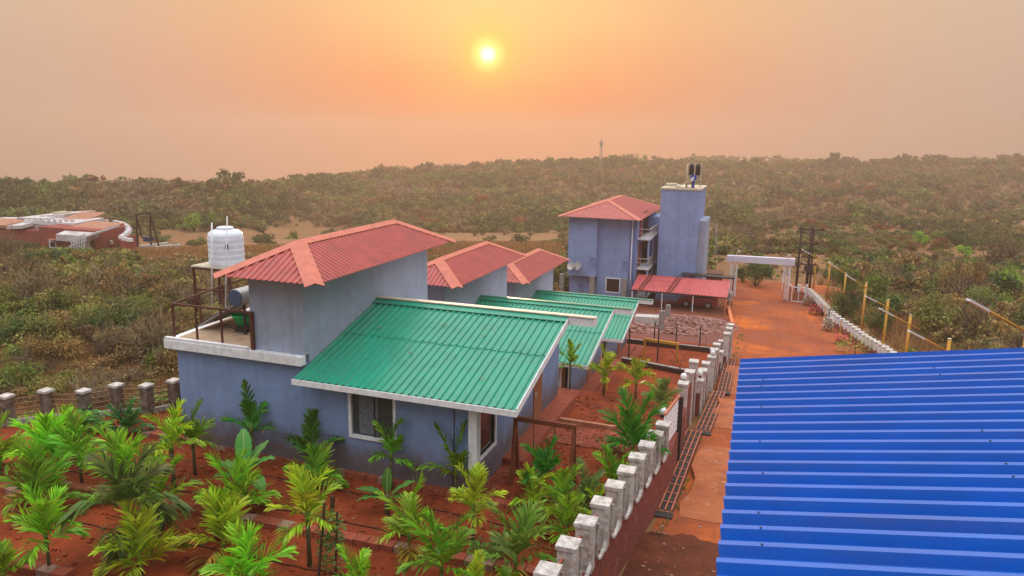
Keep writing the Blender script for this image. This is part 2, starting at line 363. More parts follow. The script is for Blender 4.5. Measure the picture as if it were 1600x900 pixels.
_g = _t.nodes.new('ShaderNodeNewGeometry'); _mp = _t.nodes.new('ShaderNodeMapping'); _mp.inputs['Scale'].default_value = (1.5, .05, 1); _mp.inputs['Rotation'].default_value = (0, 0, rad(-5)); _t.links.new(_g.outputs['Position'], _mp.inputs[0])
_n = _t.nodes.new('ShaderNodeTexNoise'); _n.inputs['Scale'].default_value = 1; _n.inputs['Detail'].default_value = 7; _n.inputs['Distortion'].default_value = .8; _t.links.new(_mp.outputs[0], _n.inputs['Vector'])
_r = _t.nodes.new('ShaderNodeMapRange'); _t.links.new(_n.outputs[0], _r.inputs[0]); _r.inputs[1].default_value = .52; _r.inputs[2].default_value = .68; _r.inputs[4].default_value = .5
_x = _t.nodes.new('ShaderNodeMix'); _x.data_type = 'RGBA'; _t.links.new(_r.outputs[0], _x.inputs[0]); _t.links.new(_src, _x.inputs[6]); _x.inputs[7].default_value = (.23, .06, .025, 1); _t.links.new(_x.outputs[2], _b.inputs['Base Color'])
M_PAVE = mat('red_paving_bricks', (.34, .075, .04), .9, (.25, .055, .03), scale=4, bump=.3, stain=[(.9, (.42, .16, .09), .56, .68)])
_t = M_PAVE.node_tree; _b = _t.nodes['Principled BSDF']; _src = _b.inputs['Base Color'].links[0].from_socket
_g = _t.nodes.new('ShaderNodeNewGeometry'); _bk = _t.nodes.new('ShaderNodeTexBrick'); _t.links.new(_g.outputs['Position'], _bk.inputs['Vector'])
_bk.inputs['Scale'].default_value = 1; _bk.inputs['Brick Width'].default_value = .4; _bk.inputs['Row Height'].default_value = .2; _bk.inputs['Mortar Size'].default_value = .012
_bk.inputs['Color1'].default_value = (1, 1, 1, 1); _bk.inputs['Color2'].default_value = (.75, .75, .75, 1); _bk.inputs['Mortar'].default_value = (.4, .35, .3, 1)
_x = _t.nodes.new('ShaderNodeMix'); _x.data_type = 'RGBA'; _x.blend_type = 'MULTIPLY'; _x.inputs[0].default_value = 1; _t.links.new(_src, _x.inputs[6]); _t.links.new(_bk.outputs['Color'], _x.inputs[7]); _t.links.new(_x.outputs[2], _b.inputs['Base Color'])
M_PATH = mat('orange_concrete_path', (.40, .125, .05), .95, (.29, .085, .035), scale=1.4, bump=.3, stain=[(3, (.42, .25, .17), .58, .74)])
YG = [float(y) for y in np.arange(6, 27.01, 1)]+[27.2, 27.5]+[float(y) for y in range(28, 39)]+[38.8, 39.1]+[float(y) for y in range(40, 51)]+[50.8]+[float(y) for y in range(51, 54)]
YG = sorted(set(YG))
drape('garden_soil', M_SOIL, YG, lambda y: xleft(y)+.1, lambda y: -2.9, .012, 24)
RW = [(8, 9.0), (40, 9.5), (50, 8.6), (58, 7.77), (63.8, 6.47), (70.5, 5.45), (78.9, 4.5), (83, 3.9), (88, 6)]
YR = [float(y) for y in np.arange(6, 90, 1)]
drape('road', M_ROAD, YR, lambda y: interp(y, [(0, -2.7), (53, -2.2), (56, -2.4), (60, -3.0), (77, -4.1), (82, -4.3), (84, -12), (90, -12)]), lambda y: interp(y, RW), .014, 12)
def fl2(y): return 3.5
drape('crossing_road', M_ROAD, [83.2+.5*i for i in range(9)], lambda y: 3.6, lambda y: 40, .03, 40)
# yards beside each cottage: brick path along the veranda, soil plot inside a kerb
for i, (y0, y1) in enumerate(((17.3, 27.1), (27.9, 38.7), (39.3, 50.7))):
    xo = (0, -.92, -1.73)[i]
    drape('garden_path', M_PAVE, [y0+(y1-y0)*k/16 for k in range(17)], lambda y: -9.5+xo, lambda y: -6.55+xo*.6, .03, 6)
    yb = y0+(4.1 if i == 0 else 1.2)
    drape('garden_path', M_PAVE if i == 0 else M_PATH, [yb, yb+.6, yb+1.2, yb+1.75 if i == 0 else yb+1.6], lambda y: -6.54+xo*.6, lambda y: -2.95, .034, 8)
# worn concrete slabs outside the wall
for (a, b, c, d) in (((1093, 690), (1143, 690), (1135, 760), (1060, 760)), ((1112, 640), (1148, 640), (1142, 690), (1100, 690))):
    pass
def oz(x, y): return o_(y)
for y0, y1, z1 in ((20.5, 26.6, .32), (30.6, 35.2, .34), (38.2, 44.0, .30)):
    m_ = MB(); ys = [y0+(y1-y0)*k/6 for k in range(7)]
    v = []
    for k, y in enumerate(ys):
        lift = z1*(k/6)**1.2
        for x in (-1.9, -.9, .2, 1.2): v.append((x+.15*math.sin(y*1.7), y, o_(y)+.03+lift))
    n0 = len(v)
    for k, y in enumerate(ys):
        for x in (-1.9, -.9, .2, 1.2): v.append((x+.15*math.sin(y*1.7), y, o_(y)-.3))
    fs = [(j*4+i, j*4+i+1, j*4+i+5, j*4+i+4) for j in range(6) for i in range(3)]
    fs += [(24+i, 25+i, n0+25+i, n0+24+i) for i in range(3)]+[(j*4, j*4+4, n0+j*4+4, n0+j*4) for j in range(6)]+[(j*4+3, n0+j*4+3, n0+j*4+7, j*4+7) for j in range(6)]+[(0, n0, n0+1, 1), (1, n0+1, n0+2, 2), (2, n0+2, n0+3, 3)]
    m_.add(v, fs).build('concrete_path', M_PATH, kind='structure')

# ---------------------------------------------------------------- cottages
def hip_roof(root, xa, xb, ya, yb, ze, zr, m=M_RRED, cap=M_RCAP, pitch=.19, capw=.26, name='roof', inset=None, slab=None):
    """hipped ribbed-sheet roof, eave rectangle xa..xb, ya..yb; returns the roof part"""
    h = (xb-xa)/2 if inset is None else inset; xm = (xa+xb)/2; mb = MB()
    w_ = (xb-xa)/2
    Vf = Vector((0, h, zr-ze)); Lf = Vf.length
    tri = lambda u: Lf*(1-abs(u-w_)/w_)
    sheet(mb, (xa, ya, ze), (1, 0, 0), Vf, 2*w_, lambda u: 0, tri, pitch, .036, top=.16, kinks=(w_,))
    sheet(mb, (xb, yb, ze), (-1, 0, 0), Vector((0, -h, zr-ze)), 2*w_, lambda u: 0, tri, pitch, .036, top=.16, kinks=(w_,))
    Ly = yb-ya; Vs = Vector((-w_, 0, zr-ze)); Ls = Vs.length
    trap = lambda u: Ls*min(1, u/h, (Ly-u)/h)
    sheet(mb, (xb, ya, ze), (0, 1, 0), Vs, Ly, lambda u: 0, trap, pitch, .036, top=.16, kinks=(h, Ly-h))
    sheet(mb, (xa, yb, ze), (0, -1, 0), Vector((w_, 0, zr-ze)), Ly, lambda u: 0, trap, pitch, .036, top=.16, kinks=(h, Ly-h))
    rf = mb.build(name, m, root)
    A, Bk = Vector((xm, ya+h, zr)), Vector((xm, yb-h, zr))
    def strip(a, b, n1, n2, wd):
        """bent capping strip along a-b folded over the two planes with upward normals n1, n2"""
        mbs = MB(); d = (b-a).normalized(); up = (n1+n2).normalized()
        s1 = d.cross(n1).normalized(); s2 = d.cross(n2).normalized()
        mid = (s1+s2)
        # s pointing away from the ridge on each plane
        o1 = s1 if s1.z < 0 else -s1; o2 = s2 if s2.z < 0 else -s2
        if o1.dot(o2) > .99: o2 = -o1
        off = .046
        P = [a+o1*wd+n1*off, a+up*(off+.012), a+o2*wd+n2*off]; Q = [p+(b-a) for p in P]; th = up*-.01
        mbs.add(P+Q+[p+th for p in P+Q], [(0, 1, 4, 3), (1, 2, 5, 4), (6, 9, 10, 7), (7, 10, 11, 8), (0, 3, 9, 6), (2, 8, 11, 5), (0, 6, 7, 1), (1, 7, 8, 2), (3, 4, 10, 9), (4, 5, 11, 10)])
        return mbs
    nF = Vector((0, -(zr-ze), h)).normalized(); nB = Vector((0, (zr-ze), h)).normalized()
    nR = Vector(((zr-ze), 0, w_)).normalized(); nL = Vector((-(zr-ze), 0, w_)).normalized()
    strip(A+Vector((0, -.03, 0)), Bk+Vector((0, .03, 0)), nR, nL, capw*.8).build('ridge_cap', cap, rf)
    for cnr, n1, n2, top in (((xb, ya, ze), nF, nR, A), ((xa, ya, ze), nF, nL, A), ((xb, yb, ze), nB, nR, Bk), ((xa, yb, ze), nB, nL, Bk)):
        strip(Vector(cnr), top, n1, n2, capw).build('hip_cap', cap, rf)
    if slab is not None:
        MB().box(xa+.12, xb-.12, ya+.12, yb-.12, ze-.05, ze-.012).build('soffit', slab, root)
    return rf

XT, XTL, YT, YB = -12.116, -13.91, 17.1, 24.93
def cottage(label):
    base = -9.6
    r = thing('cottage', (-12, 17.1, base), label, 'cottage', 'three blue cottages in a row')
    # lower storey: front wall with window opening, side wall under the green lean-to roof
    xl, xr, yf, yk = -16.65, -7.0, 17.1, 25.0
    wx0, wx1, wz0, wz1 = -10.66, -9.36, -8.33, -7.02
    w1 = MB(); th = .2; zt = -6.47; g = Vector((1.15, 0, 0))
    def zroof(y): return -6.705+(y-16.492)*(1.2146/4.615)-.10
    zf = zroof(yf)
    w1.box(xl, XT-.02, yf, yf+th, base-2.8, zt)
    w1.box(XT-.02, wx0, yf, yf+th, base-2.8, zf); w1.box(wx1, xr, yf, yf+th, base-2.8, zf)
    w1.box(wx0, wx1, yf, yf+th, base-2.8, wz0); w1.box(wx0, wx1, yf, yf+th, wz1, zf)
    # left wall, slightly splayed outwards to the back
    w1.hexa([(xl, yf+th, base-2.8), (xl+th, yf+th, base-2.8), (-17.2, yk, base-2.8), (-17.4, yk, base-2.8)], [(xl, yf+th, zt), (xl+th, yf+th, zt), (-17.2, yk, zt), (-17.4, yk, zt)])
    # right wall with side window opening, top follows the roof slope
    def side(y0, y1, z0=None, zlo=None, zhi=None):
        a = base-2.8 if zlo is None else zlo
        t0, t1 = (zroof(y0), zroof(y1)) if zhi is None else (zhi, zhi)
        w1.hexa([(xr-th, y0, a), (xr, y0, a), (xr, y1, a), (xr-th, y1, a)], [(xr-th, y0, t0), (xr, y0, t0), (xr, y1, t1), (xr-th, y1, t1)])
    side(yf+th, yf+.35); side(yf+.35, yf+1.5, zhi=-8.6); side(yf+.35, yf+1.5, zlo=-7.3); side(yf+1.5, 21.0)
    w1.hexa([(xr-th, 21, base-2.8), (xr, 21, base-2.8), (xr, yk, base-2.8), (xr-th, yk, base-2.8)], [(xr-th, 21, -5.7), (xr, 21, -5.7), (xr, yk, -7.15), (xr-th, yk, -7.15)]); w1.box(-17.2, xr, yk, yk+th, base-2.8, -7.2)
    wall = w1.build('wall', M_BLUE, r)
    # the wall material measures its soil splash from the object's own floor
    # windows
    fw = .09
    def window(x0, x1, y, z0, z1, alongy=False, curtain=True):
        f = MB(); P = (lambda a, b, c: (a, b, c))
        if not alongy:
            f.box(x0-fw, x1+fw, y-.05, y+.1, z1, z1+fw); f.box(x0-fw, x1+fw, y-.05, y+.1, z0-fw, z0)
            f.box(x0-fw, x0, y-.047, y+.1, z0, z1); f.box(x1, x1+fw, y-.047, y+.1, z0, z1)
        else:
            f.box(y-.1, y+.05, x0-fw, x1+fw, z1, z1+fw); f.box(y-.1, y+.05, x0-fw, x1+fw, z0-fw, z0)
            f.box(y-.1, y+.047, x0-fw, x0, z0, z1); f.box(y-.1, y+.047, x1, x1+fw, z0, z1)
        fr = f.build('window', M_WHITE, r)
        gmb = MB()
        if not alongy: gmb.box(x0, x1, y+.04, y+.052, z0, z1)
        else: gmb.box(y-.052, y-.04, x0, x1, z0, z1)
        gmb.build('pane', M_GLASS if not curtain else mat('window_glass', (.05, .055, .065), .12, spec=.6), fr)
        if curtain:
            c = MB(); n = 22; a0 = x0+.16*(x1-x0); a1 = x0+.62*(x1-x0)
            pts = [(a0+(a1-a0)*i/n, y+.0335+.006*math.sin(i*1.9), z) for z in (z0+.05, z1-.02) for i in range(n+1)]
            c.add(pts, [(i, i+1, n+2+i, n+1+i) for i in range(n)]).build('curtain', M_CURTAIN, fr)
            MB().box((x0+x1)/2-.012+.05, (x0+x1)/2+.012+.05, y+.0, y+.03, z0, z1).build('sash', M_DARKMETAL, fr)
    window(wx0, wx1, yf, wz0, wz1)
    window(yf+.35, yf+1.5, xr, -8.6, -7.3, True, False)
    # white corner pillar
    MB().box(xr-.10, xr+.12, yf-.13, yf-.004, base-2, zroof(yf-.1)-.02).build('corner_pillar', M_WHITE, r)
    # terrace slab with white edge band
    sl = MB(); sl.hexa([(-16.9, 16.86, -6.47), (XT+.02, 16.86, -6.47), (XT+.02, YT-.002, -6.47), (-16.9, YT-.002, -6.47)], [(-16.9, 16.86, -6.22), (XT+.02, 16.86, -6.22), (XT+.02, YT-.002, -6.22), (-16.9, YT-.002, -6.22)])
    sl.hexa([(-16.9, YT, -6.469), (-16.66, YT, -6.469), (-17.41, yk, -6.469), (-17.65, yk, -6.469)], [(-16.9, YT, -6.221), (-16.66, YT, -6.221), (-17.41, yk, -6.221), (-17.65, yk, -6.221)])
    sl.box(-16.88, XTL+.0, 16.88, 17.0, -6.22, -6.13)
    sl.build('terrace_edge', M_WHITE, r)
    MB().add([(-16.64, YT, -6.2), (XTL, YT, -6.2), (XTL, 24.9, -6.2), (-17.39, 24.9, -6.2), (-16.64, YT, -6.45), (XTL, YT, -6.45), (XTL, 24.9, -6.45), (-17.39, 24.9, -6.45)],
             [(0, 1, 2, 3), (7, 6, 5, 4), (0, 4, 5, 1), (1, 5, 6, 2), (2, 6, 7, 3), (3, 7, 4, 0)]).build('terrace_floor', M_SLAB, r)
    # upper storey
    def ztop(x, y):  # underside of the hip roof
        xm = -12.775; hh = 1.626
        return -3.975+min((y-16.292)/hh, (hh-abs(x-xm))/hh, (25.22-y)/hh)*.81-.03
    up = MB(); e = .002
    up.hexa([(XTL, YT, -6.218), (XT, YT, -6.218), (XT, YB, -6.218), (XTL, YB, -6.218)], [(XTL, YT, -3.68), (XT, YT, -3.68), (XT, YB, -3.68), (XTL, YB, -3.68)])
    up.box(XT-.2, XT-.001, YT+.2, YB, -8.5, -6.22)
    up.build('upper_wall', M_BLUE2, r)
    hip_roof(r, -14.40, -11.149, 16.292, 25.22, -3.975, -3.15)
    # green lean-to: two lapping runs of ribbed sheet, white fascia, cream back slope
    V = Vector((0, 4.615, 1.2146)); Lv = V.length
    g1 = MB(); sheet(g1, (-12.116, 16.492, -6.705), (1, 0, 0), V, 6.482, lambda u: 0, lambda u: Lv*.56, .216, .045, top=.12, phase=.05)
    lr = g1.build('lean_to_roof', M_RGREEN, r)
    o2 = Vector((-12.116, 16.492, -6.705))+V.normalized()*(Lv*.545)+Vector((0, -.003, .019))
    g2 = MB(); sheet(g2, o2, (1, 0, 0), V, 6.482, lambda u: .02*math.sin(u*7), lambda u: Lv*.455, .216, .045, top=.12, phase=.05)
    g2.build('upper_sheet', M_RGREEN, lr)
    for (u_, v_, a_) in ((2.9, 3.6, .4), (2.6, 1.9, -.3), (1.0, 3.0, .7), (4.3, 3.2, .1), (5.1, 1.1, -.6)):
        q_ = Vector((-12.116+u_, 16.492, -6.705))+V.normalized()*v_+Vector((0, -.02, .075)); MB().bar(q_, q_+Vector((.16*math.cos(a_), .1*math.sin(a_), .03*math.sin(a_))), .03, .01).build('dry_leaf', M_TWIG, lr)
    MB().prism([(-12.116, 20.86, -5.49), (-12.116, 21.13, -5.415), (-12.116, 21.13, -5.40), (-12.116, 20.86, -5.475)], (6.49, 0, 0)).build('ridge_flashing', M_RGREEN, lr)
    fs_ = MB(); fs_.box(-12.13, -5.60, 16.44, 16.475, -6.865, -6.71)
    fs_.hexa([(-5.628, 16.476, -6.865), (-5.60, 16.476, -6.865), (-5.60, 21.1, -5.64), (-5.628, 21.1, -5.64)], [(-5.628, 16.476, -6.66), (-5.60, 16.476, -6.66), (-5.60, 21.1, -5.44), (-5.628, 21.1, -5.44)])
    fs_.build('fascia', M_WHITE, lr)
    bs = MB(); bs.hexa([(-12.11, 21.14, -5.64), (-4.82, 21.14, -5.64), (-4.82, 21.55, -5.66), (-12.11, 21.55, -5.66)], [(-12.11, 21.14, -5.38), (-4.82, 21.14, -5.38), (-4.82, 21.55, -5.40), (-12.11, 21.55, -5.40)])
    bs.hexa([(-12.11, 21.552, -5.66), (-5.66, 21.552, -5.66), (-7.4, 25.6, -7.3), (-12.11, 25.6, -7.3)], [(-12.11, 21.552, -5.42), (-5.66, 21.552, -5.42), (-7.4, 25.6, -7.1), (-12.11, 25.6, -7.1)])
    bs.build('back_roof_edge', M_WHITE, r)
    MB().hexa([(-12.11, 21.10, -5.376), (-4.80, 21.10, -5.376), (-4.80, 21.36, -5.385), (-12.11, 21.36, -5.385)], [(-12.11, 21.10, -5.35), (-4.80, 21.10, -5.35), (-4.80, 21.36, -5.36), (-12.11, 21.36, -5.36)]).build('back_roof_sheet', M_CREAM, r)
    MB().tube([(-7.55, YT-.02, zroof(YT)-.05), (-7.56, YT-.025, -8.2), (-7.6, YT-.02, base)], .014, 6).build('cable', M_DARKMETAL, r)
    # veranda posts, plinth and step
    MB().bar((-7.25, 25.3, base), (-7.25, 25.3, -7.05), .09).build('veranda_post', M_WHITE, r)
    MB().bar((-5.75, 20.95, base-.3), (-5.75, 20.95, -5.68), .07).build('veranda_post', M_WHITE, r) if False else None
    MB().box(xr+.001, -6.35, 19.3, 25.2, base-2, base+.22).build('veranda_step', M_BRICK, r)
    dr = MB().box(xr-.06, xr+.03, 22.2, 23.1, base+.2, base+2.15).build('door', M_BROWNPANEL, r)
    MB().box(xr+.03, xr+.07, 22.3, 22.34, base+1.1, base+1.25).build('handle', M_SILVER, dr)
    return r
h1 = cottage('nearest blue cottage with corner terrace, red hipped roof and green lean-to roof')
shift = [(-.92, 11.37, -2.31), (-1.73, 22.88, -4.35)]
labs = ['middle blue cottage between two look-alikes, its green roof partly covered by the nearest one', 'farthest blue cottage with red and green roofs, next to the three-storey building']
for s_, lb in zip(shift, labs):
    c = copy_tree(h1)
    for k_ in kids(c):
        if k_.name.startswith('back_roof_sheet'): k_.data = k_.data.copy(); k_.data.materials[0] = M_RGREEN
    c.location = Vector(h1.location)+Vector(s_); c['label'] = lb

# ---- terrace railing, tank stand, tank, heater on the near cottage
RA, RB_, RC, RD = Vector((-16.62, 17.02, -6.13)), Vector((-13.80, 17.02, -6.13)), Vector((-17.3, 20.0, -6.2)), Vector((-17.55, 22.6, -6.2))
t = thing('terrace_railing', RA, 'rusty brown steel railing around the corner terrace of the nearest cottage', 'railing')
top = Vector((0, 0, 1.0))
MB().bar(RA+top, RB_+top, .055).bar(RA+top, RC+top, .055).bar(RC+top, RD+top, .055).bar((-17.55, 22.6, -5.2), (-13.95, 22.6, -5.2), .05).build('top_rail', M_RUST, t)
MB().bar(RC+Vector((0, 0, .55)), RD+Vector((0, 0, .55)), .035).bar((-17.55, 22.6, -5.65), (-13.95, 22.6, -5.65), .035).build('middle_rail', M_RUST, t)
for f in (0, .30, .62): MB().bar(RA.lerp(RB_, f), RA.lerp(RB_, f)+top, .05).build('post', M_RUST, t)
MB().bar(RB_+Vector((0, 0, -.1)), RB_+top+Vector((0, 0, .03)), .09).build('post', M_RUST, t)
for p in (RC, RD, RA.lerp(RC, .5), Vector((-15.8, 22.6, -6.2))): MB().bar(p, p+top, .05).build('post', M_RUST, t)
TX, TY = -17.2, 20.6
tz = at(355, 413, y=TY).z
TX = at(355, 413, y=TY).x
t = thing('tank_stand', (TX, TY, -6.2), 'rusty steel stand carrying the white water tank on the terrace', 'stand')
MB().box(TX-.95, TX+.62, TY-.66, TY+.66, tz-.05, tz).build('platform', M_CREAM, t)
for sx in (-.9, .57):
    for sy in (-.6, .6): MB().bar((TX+sx, TY+sy, -6.2), (TX+sx, TY+sy, tz-.05), .07).build('leg', M_RUST, t)
MB().bar((TX-.9, TY-.6, -5.4), (TX+.57, TY-.6, -5.4), .05).bar((TX-.9, TY-.6, tz-.09), (TX+.57, TY-.6, tz-.09), .06).build('brace', M_RUST, t)
t = thing('water_tank', (TX, TY, tz), 'round white plastic water tank on a stand above the terrace', 'water tank', )
R0 = .58
prof = [(R0*.97, 0), (R0, .03)]
for k in range(5):
    z = .08+k*.19; prof += [(R0, z), (R0*1.006, z+.05), (R0*1.006, z+.08), (R0*.994, z+.10), (R0*.994, z+.14)]
prof += [(R0*.99, 1.02), (R0*.93, 1.10), (R0*.78, 1.17), (R0*.5, 1.215), (R0*.42, 1.22)]
MB().lathe((TX, TY, tz), prof, 36).build('tank_body', M_TANKW, t)
MB().lathe((TX, TY, tz+1.221), [(.25, 0), (.27, .02), (.27, .06), (.22, .08), (.05, .09)], 24).build('lid', M_TANKW, t)
MB().box(TX+.4, TX+.46, TY-.5, TY-.43, tz+.62, tz+.78).build('label_plate', M_DARKMETAL, t)
p = at(331, 480, y=TY-.75)
m_ = MB().tube([at(331, 478, y=TY-.75), at(331, 348, y=TY-.75)], .022, 8)
tag(m_.build('vent_pipe', M_WHITE), 'tall white plastic pipe standing left of the white water tank', 'pipe', 'white pipes by the water tank')
m_ = MB().tube([at(352, 480, y=TY-.8), at(355, 338, y=TY-.8)], .018, 8)
tag(m_.build('vent_pipe', M_WHITE), 'thin pale pipe rising in front of the white water tank', 'pipe', 'white pipes by the water tank')
# solar heater
t = thing('solar_water_heater', (-15.1, 18.2, -6.2), 'grey solar water heater with sloping tube panel on the terrace', 'water heater')
MB().tube([(-15.15, 18.0, -5.02), (-15.15, 18.03, -5.02), (-15.15, 20.0, -5.02), (-15.15, 20.03, -5.02)], [.25, .27, .27, .25], 24).build('storage_drum', M_GREYMETAL, t)
MB().tube([(-15.15, 17.965, -5.02), (-15.15, 17.999, -5.02)], [.24, .262], 24).build('drum_cap', mat('blue_grey_cap', (.05, .08, .14), .5), t)
a, b = Vector((-15.3, 18.1, -5.25)), Vector((-16.75, 18.1, -6.08))
pn = MB(); pn.hexa([a+Vector((0, 0, -.05)), b+Vector((0, 0, -.05)), b+Vector((0, 1.8, -.05)), a+Vector((0, 1.8, -.05))], [a, b, b+Vector((0, 1.8, 0)), a+Vector((0, 1.8, 0))])
panel = pn.build('tube_panel', M_GREYMETAL, t)
for k in range(12):
    y_ = .12+k*.14; q = Vector((0, y_, .032)); MB().tube([a+q, b+q], .028, 8).build('glass_tube', mat('heater_tube', (.03, .035, .05), .2), panel)
for x_, y_ in ((-15.15, 18.25), (-15.15, 19.8)):
    MB().bar((x_+.1, y_, -6.2), (x_+.1, y_, -5.25), .06).build('leg', M_DARKMETAL, t)
MB().bar((-15.05, 18.25, -5.35), (-16.2, 18.25, -5.9), .035).bar((-15.05, 18.25, -5.4), (-14.3, 18.25, -6.1), .03).bar((-15.05, 18.25, -6.05), (-14.3, 18.25, -5.4), .03).bar((-15.8, 18.2, -5.95), (-14.95, 18.2, -6.17), .03).build('brace', M_DARKMETAL, t)
GT = at(381, 497, y=18.55)
t = thing('plastic_tub', (GT.x, 18.55, -6.2), 'bright green plastic tub beside the solar water heater', 'tub')
MB().lathe((GT.x, 18.55, GT.z-.2), [(.2, 0), (.36, .3), (.38, .31), (.38, .33), (.34, .33), (.18, .03)], 24).build('tub_bowl', M_GREENPL, t)
MB().box(GT.x-.2, GT.x+.2, 18.35, 18.75, -6.199, GT.z-.205).build('crate_base', M_DARKMETAL, t)

# ---------------------------------------------------------------- blue shed in front right
rd = Vector((-0.9866188, 0.01122117, -0.16265741)); P0 = at(1157, 570, z=-3.6)
e1 = at(1120, 900, z=-3.6); ed = (e1-P0).normalized()
Ush = ed; Vsh = -rd
t = thing('metal_shed', (5, 8, o_(8)), 'shed with a big bright blue ribbed metal roof in the lower right corner', 'shed')
sm = MB(); sheet(sm, P0, Ush, Vsh, 11.5, lambda u: 0, lambda u: 13.5, .293, .10, top=.24, phase=-.1, thick=.015, sl=.10)
roof = sm.build('roof', M_RBLUE, t)
nrm = Ush.cross(Vsh).normalized(); nrm = nrm if nrm.z > 0 else -nrm
sc_ = MB(); random.seed(5)
for k in range(38):
    for vv in (.35, 2.6, 5.2, 8.0):
        if random.random() < .3:
            c = P0+Ush*(k*.293-.1+.073)+Vsh*(vv+random.uniform(-.02, .02))+nrm*.10
            sc_.box(c.x-.01, c.x+.01, c.y-.01, c.y+.01, c.z-.01, c.z+.008)
sc_.build('roof_screws', M_DARKMETAL, roof, kind='stuff')
def on(u, v, d=0): return P0+Ush*u+Vsh*v+nrm*d
for vv in (.4, 4.5, 8.6, 12.8): MB().bar(on(.05, vv, -.07), on(11.3, vv, -.07), .06, .10, nrm).build('purlin', M_DARKMETAL, t)
for u in (.3, 5.6, 10.9):
    for vv in (.4, 6.6, 12.8):
        q = on(u, vv, -.13); MB().bar((q.x, q.y, o_(q.y)-.1), q, .12).build('post', M_RUST, t)
# ---------------------------------------------------------------- three-storey blue building
t = thing('apartment_building', (-15, 72, -15.6), 'three-storey blue building with red hipped roof and stacked balconies', 'building')
BX0, BX1, BYF, BYB, BZ0, BZT = -18.3, -12.0, 68.0, 80.0, -16.6, -7.7
MB().box(BX0, BX1, BYF+.8, BYB, BZ0, BZT).build('wall', M_BLUE3, t)
MB().box(BX0-.0, -15.55, BYF, BYF+.798, -13.25, BZT).build('projecting_bay', M_BLUE3, t)
MB().box(-15.55, BX1-.6, BYF+.55, BYF+.798, BZ0, BZT).build('wall_panel', M_BLUE3, t)
rr = hip_roof(t, -19.2, -11.45, 67.3, 81.0, -7.62, -6.25, pitch=.3, capw=.28, slab=M_WHITE)
def apx(px, y): return at(px, 440, y=y).x
for a, b in ((876, 882), (923, 930), (973, 980)):
    x0, x1 = apx(a, 68), apx(b, 68); MB().box(x0, x1, 67.55, 67.95, BZ0, -13.15).build('concrete_pillar', M_CONC, t)
q0, q1 = at(948, 435, y=68.5), at(967, 457, y=68.5)
def flat_window(root, x0, x1, y, z0, z1, fm=M_WHITE, fw=.1, gm=None):
    f = MB(); f.box(x0-fw, x1+fw, y-.06, y, z1, z1+fw); f.box(x0-fw, x1+fw, y-.06, y, z0-fw, z0); f.box(x0-fw, x0, y-.058, y, z0, z1); f.box(x1, x1+fw, y-.058, y, z0, z1)
    fr = f.build('window', fm, root); MB().box(x0, x1, y-.02, y-.004, z0, z1).build('pane', gm or M_GLASS, fr)
flat_window(t, q0.x, q1.x, BYF+.55, q1.z, q0.z)
for a, b, zt_, zb, yy in ((905, 911, 443, 462, 68.8), (923, 930, 403, 420, 68), (973, 979, 408, 425, 68.55)):
    A, Bq = at(a, zt_, y=yy), at(b, zb, y=yy)
    f = MB(); n_ = 3
    f.box(A.x, Bq.x, yy-.03, yy-.002, A.z-.06, A.z)
    for k in range(n_): x_ = A.x+(Bq.x-A.x)*k/(n_-1); f.box(x_-.03, x_+.03, yy-.028, yy-.002, Bq.z, A.z-.06)
    f.build('grille', mat('grey_blue_grille', (.11, .14, .28), .7), t)
m_ = MB()
for (a, b_) in ((889, 913), (905, 913)): pass
# drain pipes on the corner
MB().tube([(BX1-.35, BYF+.45, BZ0), (BX1-.35, BYF+.45, -7.8)], .05, 8).build('drain_pipe', M_WHITE, t)
MB().tube([(BX1-.15, BYF+.6, BZ0), (BX1-.15, BYF+.6, -7.8)], .05, 8).build('drain_pipe', mat('blue_pipe', (.06, .12, .35), .6), t)
# balconies on the right side
for zb in (-9.55, -12.35, -15.0):
    s_ = MB().box(BX1+.001, BX1+1.15, 69.4, 74.5, zb-.14, zb).build('balcony_slab', M_WHITE, t)
    rl_ = MB(); rl_.bar((BX1+1.1, 69.45, zb+.9), (BX1+1.1, 74.4, zb+.9), .07).bar((BX1+.05, 69.45, zb+.9), (BX1+1.1, 69.45, zb+.9), .07).bar((BX1+1.1, 69.45, zb+.5), (BX1+1.1, 74.4, zb+.5), .04).bar((BX1+.05, 69.45, zb+.5), (BX1+1.1, 69.45, zb+.5), .04)
    for k in range(10): rl_.bar((BX1+1.1, 69.45+k*.55, zb), (BX1+1.1, 69.45+k*.55, zb+.9), .03)
    rl_.build('balcony_rail', M_CREAM, s_)
    d_ = MB().box(BX1+.002, BX1+.06, 70.1, 71.2, zb, zb+2.1).build('balcony_door', M_ORWALL, t)
    d_ = MB().box(BX1+.002, BX1+.05, 72.0, 74.2, zb+.02, zb+2.2).build('balcony_shade_panel', mat('painted_room_shade', (.035, .02, .018), .9), t)  # dark panel on the solid wall, its colour paints the shade of a room
    for yy in (69.5, 72.0): MB().box(BX1+.95, BX1+1.12, yy, yy+.16, zb-2.66, zb-.14).build('balcony_pillar', M_BLUE3, t) if zb > -15 else None
